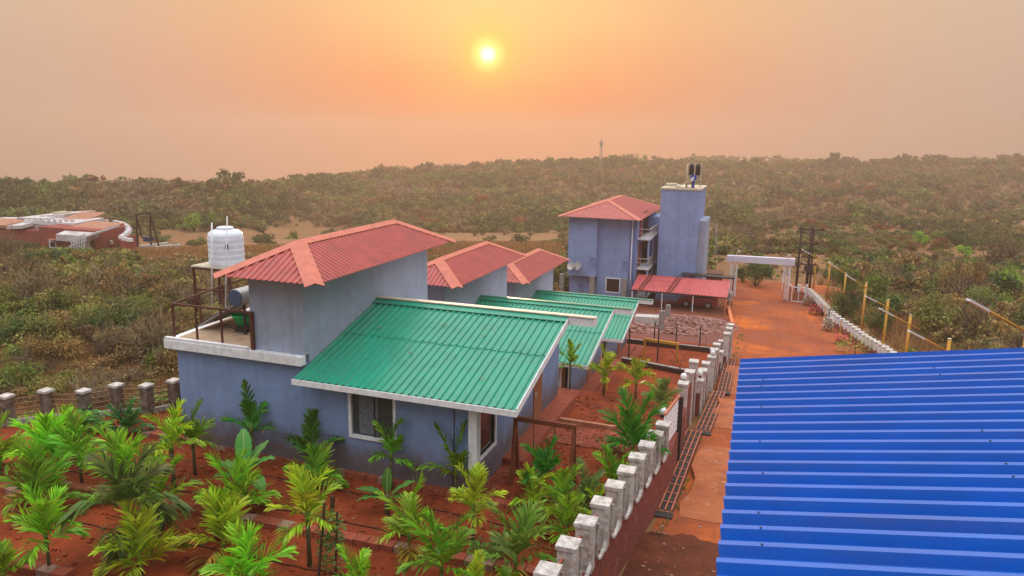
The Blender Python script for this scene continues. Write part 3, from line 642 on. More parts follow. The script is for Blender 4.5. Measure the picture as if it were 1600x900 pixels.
# tower
tx0, tx1, ty0, ty1, tzt = -10.3, -6.72, 71.0, 76.5, -5.02
MB().box(tx0, tx1, ty0, ty1, BZ0, tzt).build('stair_tower', M_BLUE3, t)
MB().box(tx0-.08, tx1+.08, ty0-.08, ty1+.08, tzt, tzt+.16).build('parapet', M_CREAM, t)
MB().box(tx1+.001, -6.08, 71.6, 76.0, BZ0, -7.85).build('side_shaft', M_BLUE2, t)
MB().box(BX1+.1, tx0, 74.6, 78, BZ0, -8.0).build('link_wall', M_BLUE3, t)
for px_, lab in ((898, 'left one of two grey satellite dishes on the three-storey blue building'), (908, 'right one of two grey satellite dishes on the three-storey blue building')):
    c = at(px_-5, 416, y=67.5)
    t2 = thing('satellite_dish', c, lab, 'satellite dish', 'satellite dishes on the building')
    d = MB(); ax = Vector((-.35, -.8, .48)).normalized(); u = ax.cross(Vector((0, 0, 1))).normalized(); v_ = u.cross(ax)
    vs_ = []; n = 20
    for r_, z_ in ((0.001, 0), (.18, .02), (.30, .055), (.40, .10), (.41, .10), (.3, .03), (.18, -.01), (.001, -.03)):
        for k in range(n): vs_.append(c+u*(r_*math.cos(2*math.pi*k/n))+v_*(r_*math.sin(2*math.pi*k/n))+ax*z_)
    d.add(vs_, [(i*n+k, i*n+(k+1) % n, (i+1)*n+(k+1) % n, (i+1)*n+k) for i in range(7) for k in range(n)], True)
    d.build('dish', M_GREYMETAL, t2); MB().bar(c, c+ax*.35+v_*-.15, .03).build('receiver_arm', M_GREYMETAL, t2); MB().bar(c, (c.x+.05, 68.0, c.z-.1), .05).build('mount', M_GREYMETAL, t2)
# tanks etc. on the tower
ttop = tzt+.16
fr = thing('pipe_scaffold', (-7.2, 72.5, ttop), 'pale pipe frame holding black tanks on the blue tower', 'frame')
fx = [at(p_, 270, y=72.5).x for p_ in (1075, 1085.5, 1095.5)]
for x_ in fx[:3]: MB().bar((x_, 72.1, ttop), (x_, 72.1, at(1085, 255, y=72.5).z), .06).build('post', M_CREAM, fr)
for x_ in fx[::2]: MB().bar((x_, 73.1, ttop), (x_, 73.1, at(1085, 255, y=72.5).z), .06).build('post', M_CREAM, fr)
zq = at(1085, 274, y=72.5).z
MB().box(fx[0], fx[2], 72.1, 73.1, zq-.06, zq).build('shelf', M_CONC, fr)
MB().bar((fx[0], 72.1, at(1085, 255, y=72.5).z), (fx[2], 72.1, at(1085, 255, y=72.5).z), .05).build('top_rail', M_CREAM, fr)
for k, lb in ((0, 'left one of two black water tanks in the frame on the blue tower'), (1, 'right one of two black water tanks in the frame on the blue tower')):
    xc = (fx[k]+fx[k+1])/2; zt_ = at(1085, 256.5, y=72.5).z-zq
    tt = thing('black_water_tank', (xc, 72.6, zq), lb, 'water tank', 'black tanks on the tower')
    MB().lathe((xc, 72.6, zq), [(.24, 0), (.25, .05), (.25, zt_*.45), (.235, zt_*.5), (.25, zt_*.55), (.25, zt_*.9), (.1, zt_)], 20).build('tank_body', M_TANKB, tt)
    MB().lathe((xc, 72.6, zq+zt_), [(.09, 0), (.1, .06), (.04, .08)], 12).build('lid', M_TANKB, tt)
bx = at(1084, 278, y=71.8)
t2 = thing('blue_water_filter', (bx.x, 71.8, ttop), 'blue round vessel on a blue standpipe on top of the tower', 'pump')
MB().tube([(bx.x, 71.8, ttop), (bx.x, 71.8, bx.z-.2)], .12, 12).build('standpipe', M_BLUEPAINT, t2)
MB().tube([(bx.x-.02, 71.55, bx.z), (bx.x-.02, 72.1, bx.z)], .27, 20).build('vessel', M_BLUEPAINT, t2)
MB().tube([(bx.x-.02, 71.5, bx.z), (bx.x-.02, 71.548, bx.z)], .12, 16).build('flange', M_SILVER, t2)
a_, b_ = at(1057, 294, y=71.9), at(1080, 282, y=71.9)
t2 = thing('rooftop_solar_heater', (a_.x, 71.9, ttop), 'small slanting solar heater left of the blue vessel on the tower', 'water heater')
MB().bar(a_+Vector((0, 0, .1)), b_, .9, .09, (0, 0, 1)).build('tube_panel', M_CREAM, t2)
MB().tube([(b_.x+.1, 71.4, b_.z+.1), (b_.x+.1, 72.5, b_.z+.1)], .17, 14).build('storage_drum', M_SILVER, t2)
MB().bar((b_.x+.1, 71.6, ttop), (b_.x+.1, 71.6, b_.z), .05).bar((b_.x+.1, 72.3, ttop), (b_.x+.1, 72.3, b_.z), .05).bar((a_.x, 71.9, ttop), (a_.x, 71.9, a_.z+.1), .05).build('stand', M_DARKMETAL, t2)
MB().tube([(at(1072, 290, y=72).x, 72, ttop), (at(1072, 290, y=72).x, 72, at(1072, 256, y=72).z)], .04, 8).build('riser_pipe', M_CREAM, fr)
MB().box(at(1040, 292, y=73).x, at(1056, 292, y=73).x, 73, 74, ttop, ttop+.28).build('scrap_pile', M_CREAM, org=(0, 0, 0), label='heap of pale boards lying at the left end of the tower roof', cat='boards')

# carport
A, Bq = at(986, 452, y=66), at(1136, 465, y=66); C_, D_ = at(988, 430, y=69.5), at(1136, 437, y=69.5)
t = thing('carport', ((A.x+Bq.x)/2, 67.5, -15.4), 'open carport with pinkish red ribbed roof over a red car', 'carport')
Vc = Vector((0, 3.5, (C_.z-A.z)*.5+(D_.z-Bq.z)*.5)); m_ = MB(); sheet(m_, (A.x, 66, A.z), (1, 0, (Bq.z-A.z)/(Bq.x-A.x)), Vc, Bq.x-A.x, lambda u: 0, lambda u: Vc.length, .28, .04)
m_.build('roof', M_CARPORT, t)
m_ = MB(); m_.bar((A.x, 66.05, A.z-.06), (Bq.x, 66.05, Bq.z-.06), .06, .1)
m_.bar((A.x, 69.45, A.z-.06+Vc.z), (Bq.x, 69.45, Bq.z-.06+Vc.z), .06, .1); m_.build('beam', M_RUST, t)
for f in (.0, .33, .66, 1.0):
    for yy, dz in ((66.1, 0), (69.4, Vc.z)):
        x_ = A.x+.1+(Bq.x-A.x-.2)*f; MB().bar((x_, yy, o_(yy)-.1), (x_, yy, A.z+dz-.1), .08).build('post', M_WHITE if f != 1 else M_ORANGE, t)
m_ = MB().box(A.x+3.9, Bq.x+.35, 69.75, 70.9, D_.z+.02, D_.z+.14)
lt = tag(m_.build('dark_awning', M_DARKMETAL), 'dark flat awning strip behind the right part of the carport roof', 'awning')
for x_ in (A.x+4.1, Bq.x+.2): MB().bar((x_, 70.6, o_(70)-.2), (x_, 70.6, D_.z+.02), .08).build('post', M_DARKMETAL, lt)
lad = []
for lx0, lx1 in ((at(998, 440, y=66).x, at(1004, 440, y=66).x), (at(1043, 440, y=66).x, at(1050, 440, y=66).x)):
    z0, z1 = A.z+.1, A.z+Vc.z+.1; f_ = MB()
    for q in (0, 1): f_.bar((lx0+(lx1-lx0)*q, 66.05, z0), (lx0+.45+(lx1-lx0)*q, 69.3, z1), .05)
    for k in range(8): s = k/7; f_.bar((lx0+.45*s, 66.05+3.25*s, z0+(z1-z0)*s), (lx1+.45*s, 66.05+3.25*s, z0+(z1-z0)*s), .045)
    lad.append(f_.build('ladder', M_RUST))
tag(lad[0], 'rusty ladder lying on the left end of the carport roof', 'ladder', 'ladders on the carport')
tag(lad[1], 'rusty ladder lying near the middle of the carport roof', 'ladder', 'ladders on the carport')

# red car, side on
cw = at(1072, 473, y=68.4); gz = o_(68.4); s0 = Vector((-7.35, 68.4, gz+.0))
t = thing('parked_car', (-6.2, 69.2, gz), 'red hatchback car parked under the carport', 'car')
x0 = -7.85
side = [(0, .35), (.05, .72), (.25, .80), (.95, .92), (1.35, 1.36), (1.75, 1.47), (2.75, 1.46), (3.2, 1.25), (3.42, .95), (3.5, .6), (3.48, .34), (3.1, .26), (2.95, .5), (2.7, .58), (2.45, .5), (2.32, .26), (1.15, .26), (1.0, .5), (.75, .58), (.5, .5), (.36, .26)]
vs_ = []; n = len(side)
for yy, inn in ((0, 1), (.09, 0), (1.51, 0), (1.6, 1)):
    for (a, b) in side:
        k = max(0, b-.9)*.28+(.03 if inn else 0)
        y_ = yy+(k if yy < .8 else -k); vs_.append((x0+a+(0), 68.4+y_, gz+b+(-.02 if inn else 0)))
fs = [tuple(range(n)), tuple(3*n+k for k in range(n))[::-1]]+[(j*n+k, (j+1)*n+k, (j+1)*n+(k+1) % n, j*n+(k+1) % n) for j in range(3) for k in range(n)]
body = MB().add(vs_, fs).build('body', M_CARRED, t)
wq = [[(1.12, .94), (1.42, 1.32), (1.8, 1.38), (2.0, 1.38), (2.0, .94)], [(2.08, .94), (2.08, 1.38), (2.7, 1.37), (3.0, 1.22), (3.08, .96)]]
for q in wq: MB().prism([(x0+a, 68.4-.012+max(0, b-.9)*.28, gz+b) for a, b in q], (0, .03, 0)).build('side_window', M_GLASS, t)
for wx in (.75, 2.7):
    for wy in (68.4, 69.85):
        w_ = MB().tube([(x0+wx, wy-.02, gz+.29), (x0+wx, wy+.17, gz+.29)], .29, 20).build('wheel', M_TYRE, t)
        MB().tube([(x0+wx, wy-.035, gz+.29), (x0+wx, wy-.021, gz+.29)], .19, 16).build('rim', M_SILVER, w_)
for yy in (68.6, 69.55): MB().box(x0-.03, x0+.06, yy, yy+.25, gz+.6, gz+.72).build('headlight', M_WHITE, t)
for yy in (68.55, 69.6): MB().box(x0+3.45, x0+3.53, yy, yy+.2, gz+.65, gz+.9).build('tail_light', M_ORANGE, t)

# small rusty shed behind the tower
c = at(1112, 427, y=79)
t = thing('small_hut', (c.x, 79, o_(79)), 'small dark open hut right behind the blue tower', 'hut')
MB().box(c.x-1.1, c.x+1.1, 78.2, 80, c.z-.0, c.z+.12).build('roof', M_RUST, t)
for sx in (-1, 1):
    for yy in (78.3, 79.9): MB().bar((c.x+sx, yy, o_(79)-.2), (c.x+sx, yy, c.z), .12).build('post', M_RUST, t)
MB().box(c.x-.9, c.x+.9, 79.8, 79.88, o_(79)-.2, c.z).build('back_wall', M_ORWALL, t)

# ---------------------------------------------------------------- boundary wall on the right of the cottages
caps = [((883, 845), -7.7), ((912, 815), -7.83), ((934, 790), -7.96), ((957, 768), -8.09), ((974, 749), -8.22), ((989, 730), -8.34), ((1002, 709), -8.45), ((1019, 688), -8.58), ((1031, 660), -8.7)]
CP = [at(*p, z=z) for p, z in caps]
# extend towards the camera, out of the frame
d0 = (CP[3]-CP[0])/3
xs_ = np.polyfit([c.y for c in CP], [c.x for c in CP], 1)
y0c, y8c = CP[0].y, CP[8].y; stp = (y8c-y0c)/8
wallt = thing('boundary_wall', (-3.1, 17, o_(17)), 'long red stone wall with weathered white pillars between the palms and the dirt lane', 'wall')
def wx(y): return xs_[0]*y+xs_[1]
def wtop(y): return interp(y, [(9, -7.35), (12.7, -7.7), (22.05, -8.7), (24, -8.9)])
base = MB()
yy = [8.5]+[y0c+stp*k for k in range(-2, 9)]+[23.2]
for a, b in zip(yy, yy[1:]):
    za, zb = wtop(a)-1.12, wtop(b)-1.12
    base.hexa([(wx(a)-.16, a, o_(a)-.6), (wx(a)+.27, a, o_(a)-.6), (wx(b)+.27, b, o_(b)-.6), (wx(b)-.16, b, o_(b)-.6)], [(wx(a)-.16, a, za), (wx(a)+.17, a, za), (wx(b)+.17, b, zb), (wx(b)-.16, b, zb)])
base.build('stone_base', M_REDWALL, wallt)
def pillar(x, y, zt, zb, w=.30, m=M_DIRTYWHITE, parent=wallt, d=.30):
    p = MB().box(x-w/2, x+w/2, y-d/2, y+d/2, zb, zt-.10).build('pillar', m, parent, bevel=.015)
    MB().box(x-w/2-.035, x+w/2+.035, y-d/2-.035, y+d/2+.035, zt-.10, zt).build('cap', m, p, bevel=.012)
    # raised plaster border on the lane side and the front
    return p
def u_frame(xw, ya, yb, za, zb, zba, zbb, m=M_DIRTYWHITE, parent=wallt, off=.185):
    """plaster U-shaped border around the opening between two pillars, rounded at the bottom"""
    f = MB(); P = []
    n = 10
    for i in range(n+1):
        a = math.pi*i/n; y = (ya+yb)/2-math.cos(a)*(yb-ya)/2; s = i/n
        z = (zba+(zbb-zba)*s)+.22*(1-math.sin(a))**.8
        P.append(Vector((xw(y)+off, y, z)))
    P = [Vector((xw(ya)+off, ya, za))]+P+[Vector((xw(yb)+off, yb, zb))]
    for a, b in zip(P, P[1:]): f.bar(a, b, .05, .075, (1, 0, 0))
    return f.build('plaster_frame', m, parent)
for k in range(-2, 9):
    y = y0c+stp*k; zt = wtop(y); pillar(wx(y), y, zt, zt-1.14, .36, d=.36)
    if k < 8:
        ya, yb = y+.19, y+stp-.19
        u_frame(wx, ya, yb, wtop(ya)-.12, wtop(yb)-.12, wtop(ya)-1.05, wtop(yb)-1.05)
        # thin concrete back panel, recessed, and two pipes between the pillars
        for h in (.28, .52, .76): MB().bar((wx(y)-.05, y+.155, wtop(y)-h), (wx(y+stp)-.05, y+stp-.155, wtop(y+stp)-h), .04).build('pipe_rail', M_PIPE, wallt)
# white louvre panel after the ninth pillar
lv = MB()
for k in range(7): z = wtop(23)-.05-.16*k; lv.bar((wx(22.3), 22.3, z+.2), (wx(24.6), 24.6, z), .05, .11)
lv.build('louvre_panel', M_WHITE, wallt)
MB().bar((wx(22.3), 22.3, wtop(22.3)+.22), (wx(24.9), 24.9, wtop(24)+.16), .07).build('pipe_rail', M_PIPE, wallt)
MB().box(wx(25)-.12, wx(25)+.12, 24.9, 25.1, -11.3, -8.8).build('end_post', M_DARKMETAL, wallt)
MB().hexa([(wx(23.2)-.16, 23.2, -11.9), (wx(23.2)+.22, 23.2, -11.9), (-2.62, 28.1, -12.3), (-3.0, 28.1, -12.3)], [(wx(23.2)-.16, 23.2, -9.95), (wx(23.2)+.17, 23.2, -9.95), (-2.66, 28.1, -10.3), (-3.0, 28.1, -10.3)]).build('stone_base', M_REDWALL, wallt)
# the tall stepped groups further down
groups = [[((1068, 597), -9.40), ((1078, 579), -9.55), ((1084.5, 563), -9.62)], [((1093, 592), -10.5), ((1098, 577), -10.7), ((1103, 566), -10.9)], [((1112, 556), -11.15), ((1116, 545), -11.25), ((1120, 537), -11.35)],
          [((1125, 548), -12.2), ((1128, 532), -12.3)], [((1136, 520), -11.5), ((1139.5, 512), -11.58), ((1142, 506), -11.65)]]
last = None
gl = [[at(*p, z=z) for p, z in g] for g in groups]
for gi, g in enumerate(gl):
    for c in g:
        zb = o_(c.y)-.2
        pillar(c.x, c.y, c.z, zb, .34, M_DIRTYWHITE, d=.42)
    for a, b in zip(g, g[1:]):
        MB().hexa([(a.x-.1, a.y+.22, o_(a.y)-.4), (a.x+.12, a.y+.22, o_(a.y)-.4), (b.x+.12, b.y-.22, o_(b.y)-.4), (b.x-.1, b.y-.22, o_(b.y)-.4)],
                  [(a.x-.1, a.y+.22, a.z-.45), (a.x+.12, a.y+.22, a.z-.45), (b.x+.12, b.y-.22, b.z-.45), (b.x-.1, b.y-.22, b.z-.45)]).build('stone_base', M_REDWALL, wallt)
    if gi+1 < len(gl):
        a, b = g[-1], gl[gi+1][0]; zt = min(a.z, b.z)-.5
        if gi in (0, 2, 3):
            MB().hexa([(a.x-.09, a.y+.22, o_(a.y)-.4), (a.x+.09, a.y+.22, o_(a.y)-.4), (b.x+.09, b.y-.22, o_(b.y)-.4), (b.x-.09, b.y-.22, o_(b.y)-.4)],
                      [(a.x-.09, a.y+.22, zt-.1), (a.x+.09, a.y+.22, zt-.1), (b.x+.09, b.y-.22, zt-.1), (b.x-.09, b.y-.22, zt-.1)]).build('stone_base', M_REDWALL, wallt)
for (px, py, z, lb) in ((1035.5, 642, -8.6, 'round white globe lamp on the wall beside the dark green palm'), (1068.5, 588, -9.25, 'round white globe lamp on the nearest tall wall pillar'), (1094, 583, -10.3, 'round white globe lamp on the second row of tall pillars'), (1114, 551, -11.0, 'round white globe lamp on the third row of tall pillars, farthest of all')):
    c = at(px, py, z=z); t = thing('globe_lamp', (c.x, c.y, c.z-.16), lb, 'lamp', 'globe lamps on the boundary wall')
    r_ = .13; MB().lathe((c.x, c.y, c.z), [(r_*math.sin(math.pi*k/10)+.001, -r_*math.cos(math.pi*k/10)) for k in range(11)], 16).build('globe', M_WHITE, t)
    MB().lathe((c.x, c.y, c.z-.22), [(.07, 0), (.07, .05), (.04, .08), (.04, .12)], 12).build('lamp_base', M_DARKMETAL, t)

# drains covered by salmon pipes along the wall
dr = [((1034, 797), (1085, 673), 'nearest salmon pipe grating over the drain along the wall'), ((1098, 672), (1124, 612), 'middle salmon pipe grating over the drain along the wall'), ((1130, 610), (1142, 560), 'farthest salmon pipe grating over the drain along the wall')]
for k, (a, b, lb) in enumerate(dr):
    ya = (19.9, 28.6, 36.6)[k]; yb = (27.9, 35.4, 43.5)[k]
    pa = at(*a, y=ya); pb = at(*b, y=yb); pa.z = o_(ya)+.05; pb.z = o_(yb)+.05
    # keep on the ground: re-shoot the ray at ground height
    pa = at(*a, z=o_(ya)+.05); pb = at(*b, z=o_(yb)+.05)
    t = thing('drain_grating', pa, lb, 'drain cover', 'pipe gratings along the wall')
    m_ = MB(); m_.bar(pa+Vector((0, 0, -.06)), pb+Vector((0, 0, -.06)), .62, .03); m_.build('drain_channel', M_DARKMETAL, t)
    for q in (-.27, -.09, .09, .27): MB().bar(pa+Vector((q, 0, .015)), pb+Vector((q, 0, .015)), .045, .06).build('pipe', M_PIPE, t)
    n = int((pb-pa).length/.75)
    m_ = MB()
    for i in range(n+1): c = pa.lerp(pb, i/n); m_.box(c.x-.31, c.x+.31, c.y-.025, c.y+.025, c.z-.04, c.z-.012)
    m_.build('cross_bar', M_PIPE, t)
    MB().box(pa.x-.34, pa.x+.34, pa.y-.35, pa.y-.02, pa.z-.5, pa.z-.02).build('drain_mouth', M_DARKMETAL, t)

# ---------------------------------------------------------------- left fence with concrete posts and pipe rails
fp = [at(x_, y_, z=-8.55) for x_, y_ in ((-110, 632), (-50, 624), (9, 617), (71, 608.5), (130, 609), (181, 600), (228, 600.5), (271, 593))]
t = thing('boundary_fence', fp[4].lerp(fp[4], 1)-Vector((0, 0, 1.2)), 'brown pipe fence between grey capped posts at the left edge of the palm garden', 'fence')
M_FPOST = mat('fence_post_plaster', (.22, .17, .14), .95, (.07, .05, .04), scale=4, bump=.4, stain=[(9, (.42, .38, .33), .58, .7)])
for p in fp:
    q = MB().box(p.x-.15, p.x+.15, p.y-.15, p.y+.15, -10.6, p.z-.09).build('pillar', M_FPOST, t, bevel=.01)
    MB().box(p.x-.185, p.x+.185, p.y-.185, p.y+.185, p.z-.09, p.z).build('cap', M_DIRTYWHITE, q, bevel=.01)
M_FRAIL = mat('brown_pipe', (.20, .10, .065), .6)
for a, b in zip(fp, fp[1:]):
    d = (b-a).normalized(); a2, b2 = a+d*.15, b-d*.15
    for h in (.18, .36, .54, .72): MB().bar(a2-Vector((0, 0, h)), b2-Vector((0, 0, h)), .045).build('rail', M_FRAIL, t)
    MB().bar(a2-Vector((0, 0, 1.45)), b2-Vector((0, 0, 1.45)), .16, 1.15).build('low_wall', M_CONC, t)

# ---------------------------------------------------------------- brick kerbs of the palm garden
def kerb(pix, lb, z=-9.6, w=.29, h=.16, piece=.34):
    pts = [at(*p, z=z) for p in pix]; t = None; m1, m2 = MB(), MB(); i = 0
    for a, b in zip(pts, pts[1:]):
        n = max(1, int((b-a).length/piece))
        for k in range(n):
            p, q = a.lerp(b, k/n), a.lerp(b, (k+.94)/n); i += 1
            (m2 if random.random() < .22 else m1).bar(p+Vector((0, 0, h/2-.03)), q+Vector((0, 0, h/2-.03+random.uniform(-.008, .008))), w+random.uniform(-.02, .02), h+.06)
    t = m1.build('brick_kerb', M_BRICK, org=pts[0], label=lb, cat='kerb', group='brick kerbs of the palm garden')
    if m2.v: m2.build('pale_bricks', mat('pale_cement_bricks', (.36, .22, .17), .95, (.24, .12, .09), scale=6, bump=.5), t, kind='stuff')
random.seed(3)
kerb([(140, 671), (240, 682), (420, 716), (560, 745), (773, 789), (830, 801)], 'red brick kerb running along the foot of the nearest blue cottage wall')
kerb([(92, 762), (200, 781), (400, 818), (640, 864), (870, 906)], 'long red brick kerb across the middle of the palm garden')
kerb([(-60, 750), (0, 764), (50, 779)], 'short red brick kerb at the left edge, below the leftmost palms')
kerb([(50, 779), (68, 768), (92, 762)], 'short jog of brick kerb linking the two long rows at left')
kerb([(-30, 876), (20, 886), (110, 905)], 'red brick kerb in the bottom left corner of the picture')
for i, (pp, lb) in enumerate(((((0, 797), (150, 822), (300, 851), (560, 905)), 'black drip hose across the lower palm bed, nearest of the three'), (((0, 722), (150, 742), (420, 792), (700, 850)), 'black drip hose through the middle palm bed'), (((330, 725), (480, 756), (620, 783), (860, 838)), 'black drip hose just in front of the cottage kerb'))):
    pts = [at(*p, z=-9.57) for p in pp]; P = []
    for a, b in zip(pts, pts[1:]):
        for k in range(14): q = a.lerp(b, k/14); P.append(q+Vector((random.uniform(-.02, .02), random.uniform(-.05, .05), 0)))
    MB().tube(P+[pts[-1]], .012, 6).build('drip_hose', M_HOSE, org=pts[0], label=lb, cat='hose', group='drip hoses in the palm beds')

# ---------------------------------------------------------------- swing frames
def swing(name, A, Bq, H, m, lb, leg=.45, w=.09, seat=True, group=None):
    A, Bq = Vector(A), Vector(Bq); d = (Bq-A).normalized(); s = Vector((-d.y, d.x, 0)).normalized()
    t = thing(name, A.lerp(Bq, .5), lb, 'swing frame', group); up = Vector((0, 0, H))
    MB().bar(A+up-d*.05, Bq+up+d*.05, w*1.2, w*1.4).build('top_beam', m, t)
    for e in (A, Bq):
        if leg:
            for q in (-1, 1): MB().bar(e+s*leg*q, e+up-Vector((0, 0, w*.7)), w).build('leg', m, t)
        else: MB().bar(e-Vector((0, 0, .2)), e+up-Vector((0, 0, w*.7)), w).build('leg', m, t)
    if seat:
        for f in (.32, .68):
            c = A.lerp(Bq, f); MB().tube([c+up-Vector((0, 0, w)), c+Vector((0, 0, .55))], .012, 6).build('chain', M_DARKMETAL, t)
        c = A.lerp(Bq, .5); MB().bar(A.lerp(Bq, .3)+Vector((0, 0, .53)), A.lerp(Bq, .7)+Vector((0, 0, .53)), .3, .03).build('swing_seat', M_RUST, t)
    return t
M_SW = mat('red_brown_beam', (.22, .06, .03), .6, (.14, .04, .02), scale=10)
swing('swing_frame', (-6.33, 18.5, -9.6), (at(897, 672, y=18.5).x, 18.5, -9.6), 1.85, M_SW, 'red-brown A-frame swing on the brick paving beside the nearest cottage', .32)
a, b = at(1006, 560, z=-13.9), at(1057, 568, z=-13.9)
swing('swing_frame', a, b, 1.25, M_YELLOW, 'yellow frame in the farther yard, complete with both legs in view', 0, .12, False, 'yellow frames in the cottage yards')
a = at(947, 609, z=-11.9); b = at(1021, 624, z=-11.9)
swing('swing_frame', a, b, 1.15, M_YELLOW, 'yellow frame in the middle yard, partly hidden behind the young palms', 0, .12, False, 'yellow frames in the cottage yards')
# low dark retaining edges with iron posts between the yards
for (pa, pb, z, lb, posts) in (((972, 560), (1075, 580), -11.75, 'dark low retaining edge behind the middle yard', ((982, 560, 64), (1027, 565, 70))), ((980, 530), (1114, 545), -13.65, 'dark low retaining edge in front of the rubble heap', ((1022, 534, 42), (1056, 537, 42), (1093, 541, 44)))):
    a, b = at(*pa, z=z), at(*pb, z=z)
    t = thing('retaining_edge', a, lb, 'low wall', 'dark edges between the yards')
    MB().bar(a-Vector((0, 0, .14)), b-Vector((0, 0, .14)), .16, .34).build('edge_wall', mat('dark_stone_edge', (.055, .025, .02), .9), t)
    MB().bar(a+Vector((0, 0, .05)), b+Vector((0, 0, .05)), .2, .035).build('coping', M_CONC, t)
    for (px, py, hp) in posts:
        q = at(px, py, z=z); tp = at(px, py-hp*.75, y=q.y); MB().bar(q, (q.x, q.y, tp.z), .07).build('iron_post', M_DARKMETAL, t)
# low kerbs around the soil plots (cream edge stones)
def plain_kerb(pts, lb, w=.14, h=.12, m=M_PATH, grp='edging of the soil plots'):
    pts = [Vector(p) for p in pts]; mb = MB()
    for a, b in zip(pts, pts[1:]): mb.bar(a, b, w, h*2)
    mb.build('plot_kerb', m, org=pts[0], label=lb, cat='kerb', group=grp)
M_EDGE = mat('pale_orange_kerb', (.50, .24, .14), .9, (.36, .14, .08), scale=5)
plain_kerb([(-6.55, 23.2, -9.58), (-3.15, 23.2, -9.62)], 'pale orange kerb between the swing paving and the first soil plot', m=M_EDGE)
plain_kerb([(-7.2, 30.7, -11.9), (-3.2, 30.7, -11.9)], 'pale orange kerb in the middle yard behind the young palms', m=M_EDGE)
plain_kerb([(-7.9, 42.1, -13.9), (-3.1, 42.1, -13.9)], 'pale orange kerb under the farther yellow frame', m=M_EDGE)
for k in range(7):
    pass

# ---------------------------------------------------------------- rubble yard in front of the tall building
rng = np.random.RandomState(4)
def rock(c, s, seed):
    r_ = random.Random(seed); mb = MB()
    n = 6; vs_ = [c+Vector((0, 0, -s*.5))]
    for ring, (zz, rr_) in enumerate(((-.25, .85), (.35, .75))):
        for k in range(n):
            a = 2*math.pi*k/n+ring*.4; q = rr_*s*r_.uniform(.7, 1.2); vs_.append(c+Vector((q*math.cos(a)*1.2, q*math.sin(a), s*zz*r_.uniform(.8, 1.3))))
    vs_.append(c+Vector((0, 0, s*.55)))
    fs = [(0, 1+(k+1) % n, 1+k) for k in range(n)]+[(1+k, 1+(k+1) % n, 1+n+(k+1) % n, 1+n+k) for k in range(n)]+[(1+n+k, 1+n+(k+1) % n, 2*n+1) for k in range(n)]
    return vs_, fs
for nm_, lb, (cx, cy_), (sx, sy), n_, sz in (('rubble_heap', 'spread of broken red laterite rubble filling the yard before the carport', (1075, 503), (4.0, 3.6), 900, .13), ('rubble_heap', 'low heap of bigger pinkish stones beside the last green roof', (1003, 517), (1.7, 1.0), 160, .24), ('rubble_heap', 'small heap of grey and pink stones behind the dark retaining edge', (1063, 521), (1.5, .8), 120, .2)):
    c = at(cx, cy_, z=-14.9); mb = MB()
    for k in range(n_):
        while True:
            u, v_ = rng.uniform(-1, 1, 2)
            if u*u+v_*v_ < 1: break
        x_, y_ = c.x+u*sx, c.y+v_*sy; hh = (1-u*u-v_*v_)*.5*(.5 if n_ > 500 else 1)
        a_, f_ = rock(Vector((x_, y_, hz(x_, y_)+rng.uniform(0, hh)+.03)), sz*rng.uniform(.5, 1.3), k); mb.add(a_, f_)
    mb.build(nm_, M_STONE, org=(c.x, c.y, -14.9), label=lb, cat='rubble', kind='stuff')
drape('rubble_yard', mat('red_rubble_ground', (.22, .07, .05), 1, (.13, .05, .04), scale=6, bump=1, bscale=10, stain=[(9, (.36, .20, .17), .56, .7)]), [53.2+i for i in range(12)], lambda y: -12, lambda y: -2.9-.1*(y-53)/8, .02, 8)
a, b = at(991, 506, z=-14.9), at(1028, 508, z=-14.9)
t = MB().hexa([a, b, b+Vector((0, 1.0, 0)), a+Vector((0, 1.0, 0))], [a+Vector((0, 0, .62)), b+Vector((0, 0, .62)), b+Vector((0, 1, .62)), a+Vector((0, 1, .62))]).build('concrete_tank', M_DIRTYWHITE, org=a, bevel=.02, label='low whitewashed concrete box among the rubble', cat='concrete box')
for (px, py, hp, w_, lb) in ((1032.5, 521, 36, .40, 'rough grey concrete column stub standing in the rubble'), (1043, 496, 20, .38, 'shorter grey concrete column stub behind the first one')):
    q = at(px, py, z=-15.0); tp = at(px, py-hp, y=q.y)
    t = thing('column_stub', q, lb, 'concrete column', 'unfinished columns')
    MB().box(q.x-w_/2, q.x+w_/2, q.y-w_/2, q.y+w_/2, -15.3, tp.z).build('shaft', M_CONC, t, bevel=.02)
    m_ = MB()
    for dx, dy in ((-.12, -.12), (.12, -.12), (.12, .12), (-.12, .12)): m_.tube([(q.x+dx, q.y+dy, tp.z-.1), (q.x+dx*1.6, q.y+dy, tp.z+random.uniform(.5, 1.1))], .015, 5)
    m_.build('rebar', M_RUST, t)
# low kerb wall from the carport to the road
a, b = at(1138, 482, z=-15.3), at(1144, 508, z=-14.9)
MB().bar(a, b, .25, .5).build('low_wall', M_ORANGE, org=a, label='low orange-red wall edging the lane beside the carport', cat='low wall')
c = at(1139, 468, z=-14.6)
t = thing('meter_box', c, 'pale utility box on a post at the corner of the carport', 'utility box')
MB().box(c.x-.28, c.x+.28, c.y-.2, c.y+.2, c.z-.1, c.z+.7).build('cabinet', M_DIRTYWHITE, t); MB().bar((c.x, c.y, o_(c.y)-.1), (c.x, c.y, c.z-.1), .15).build('post', M_CONC, t); MB().tube([(c.x, c.y-.21, c.z+.35), (c.x, c.y-.24, c.z+.35)], .16, 14).build('fan_disc', M_GREYMETAL, t)

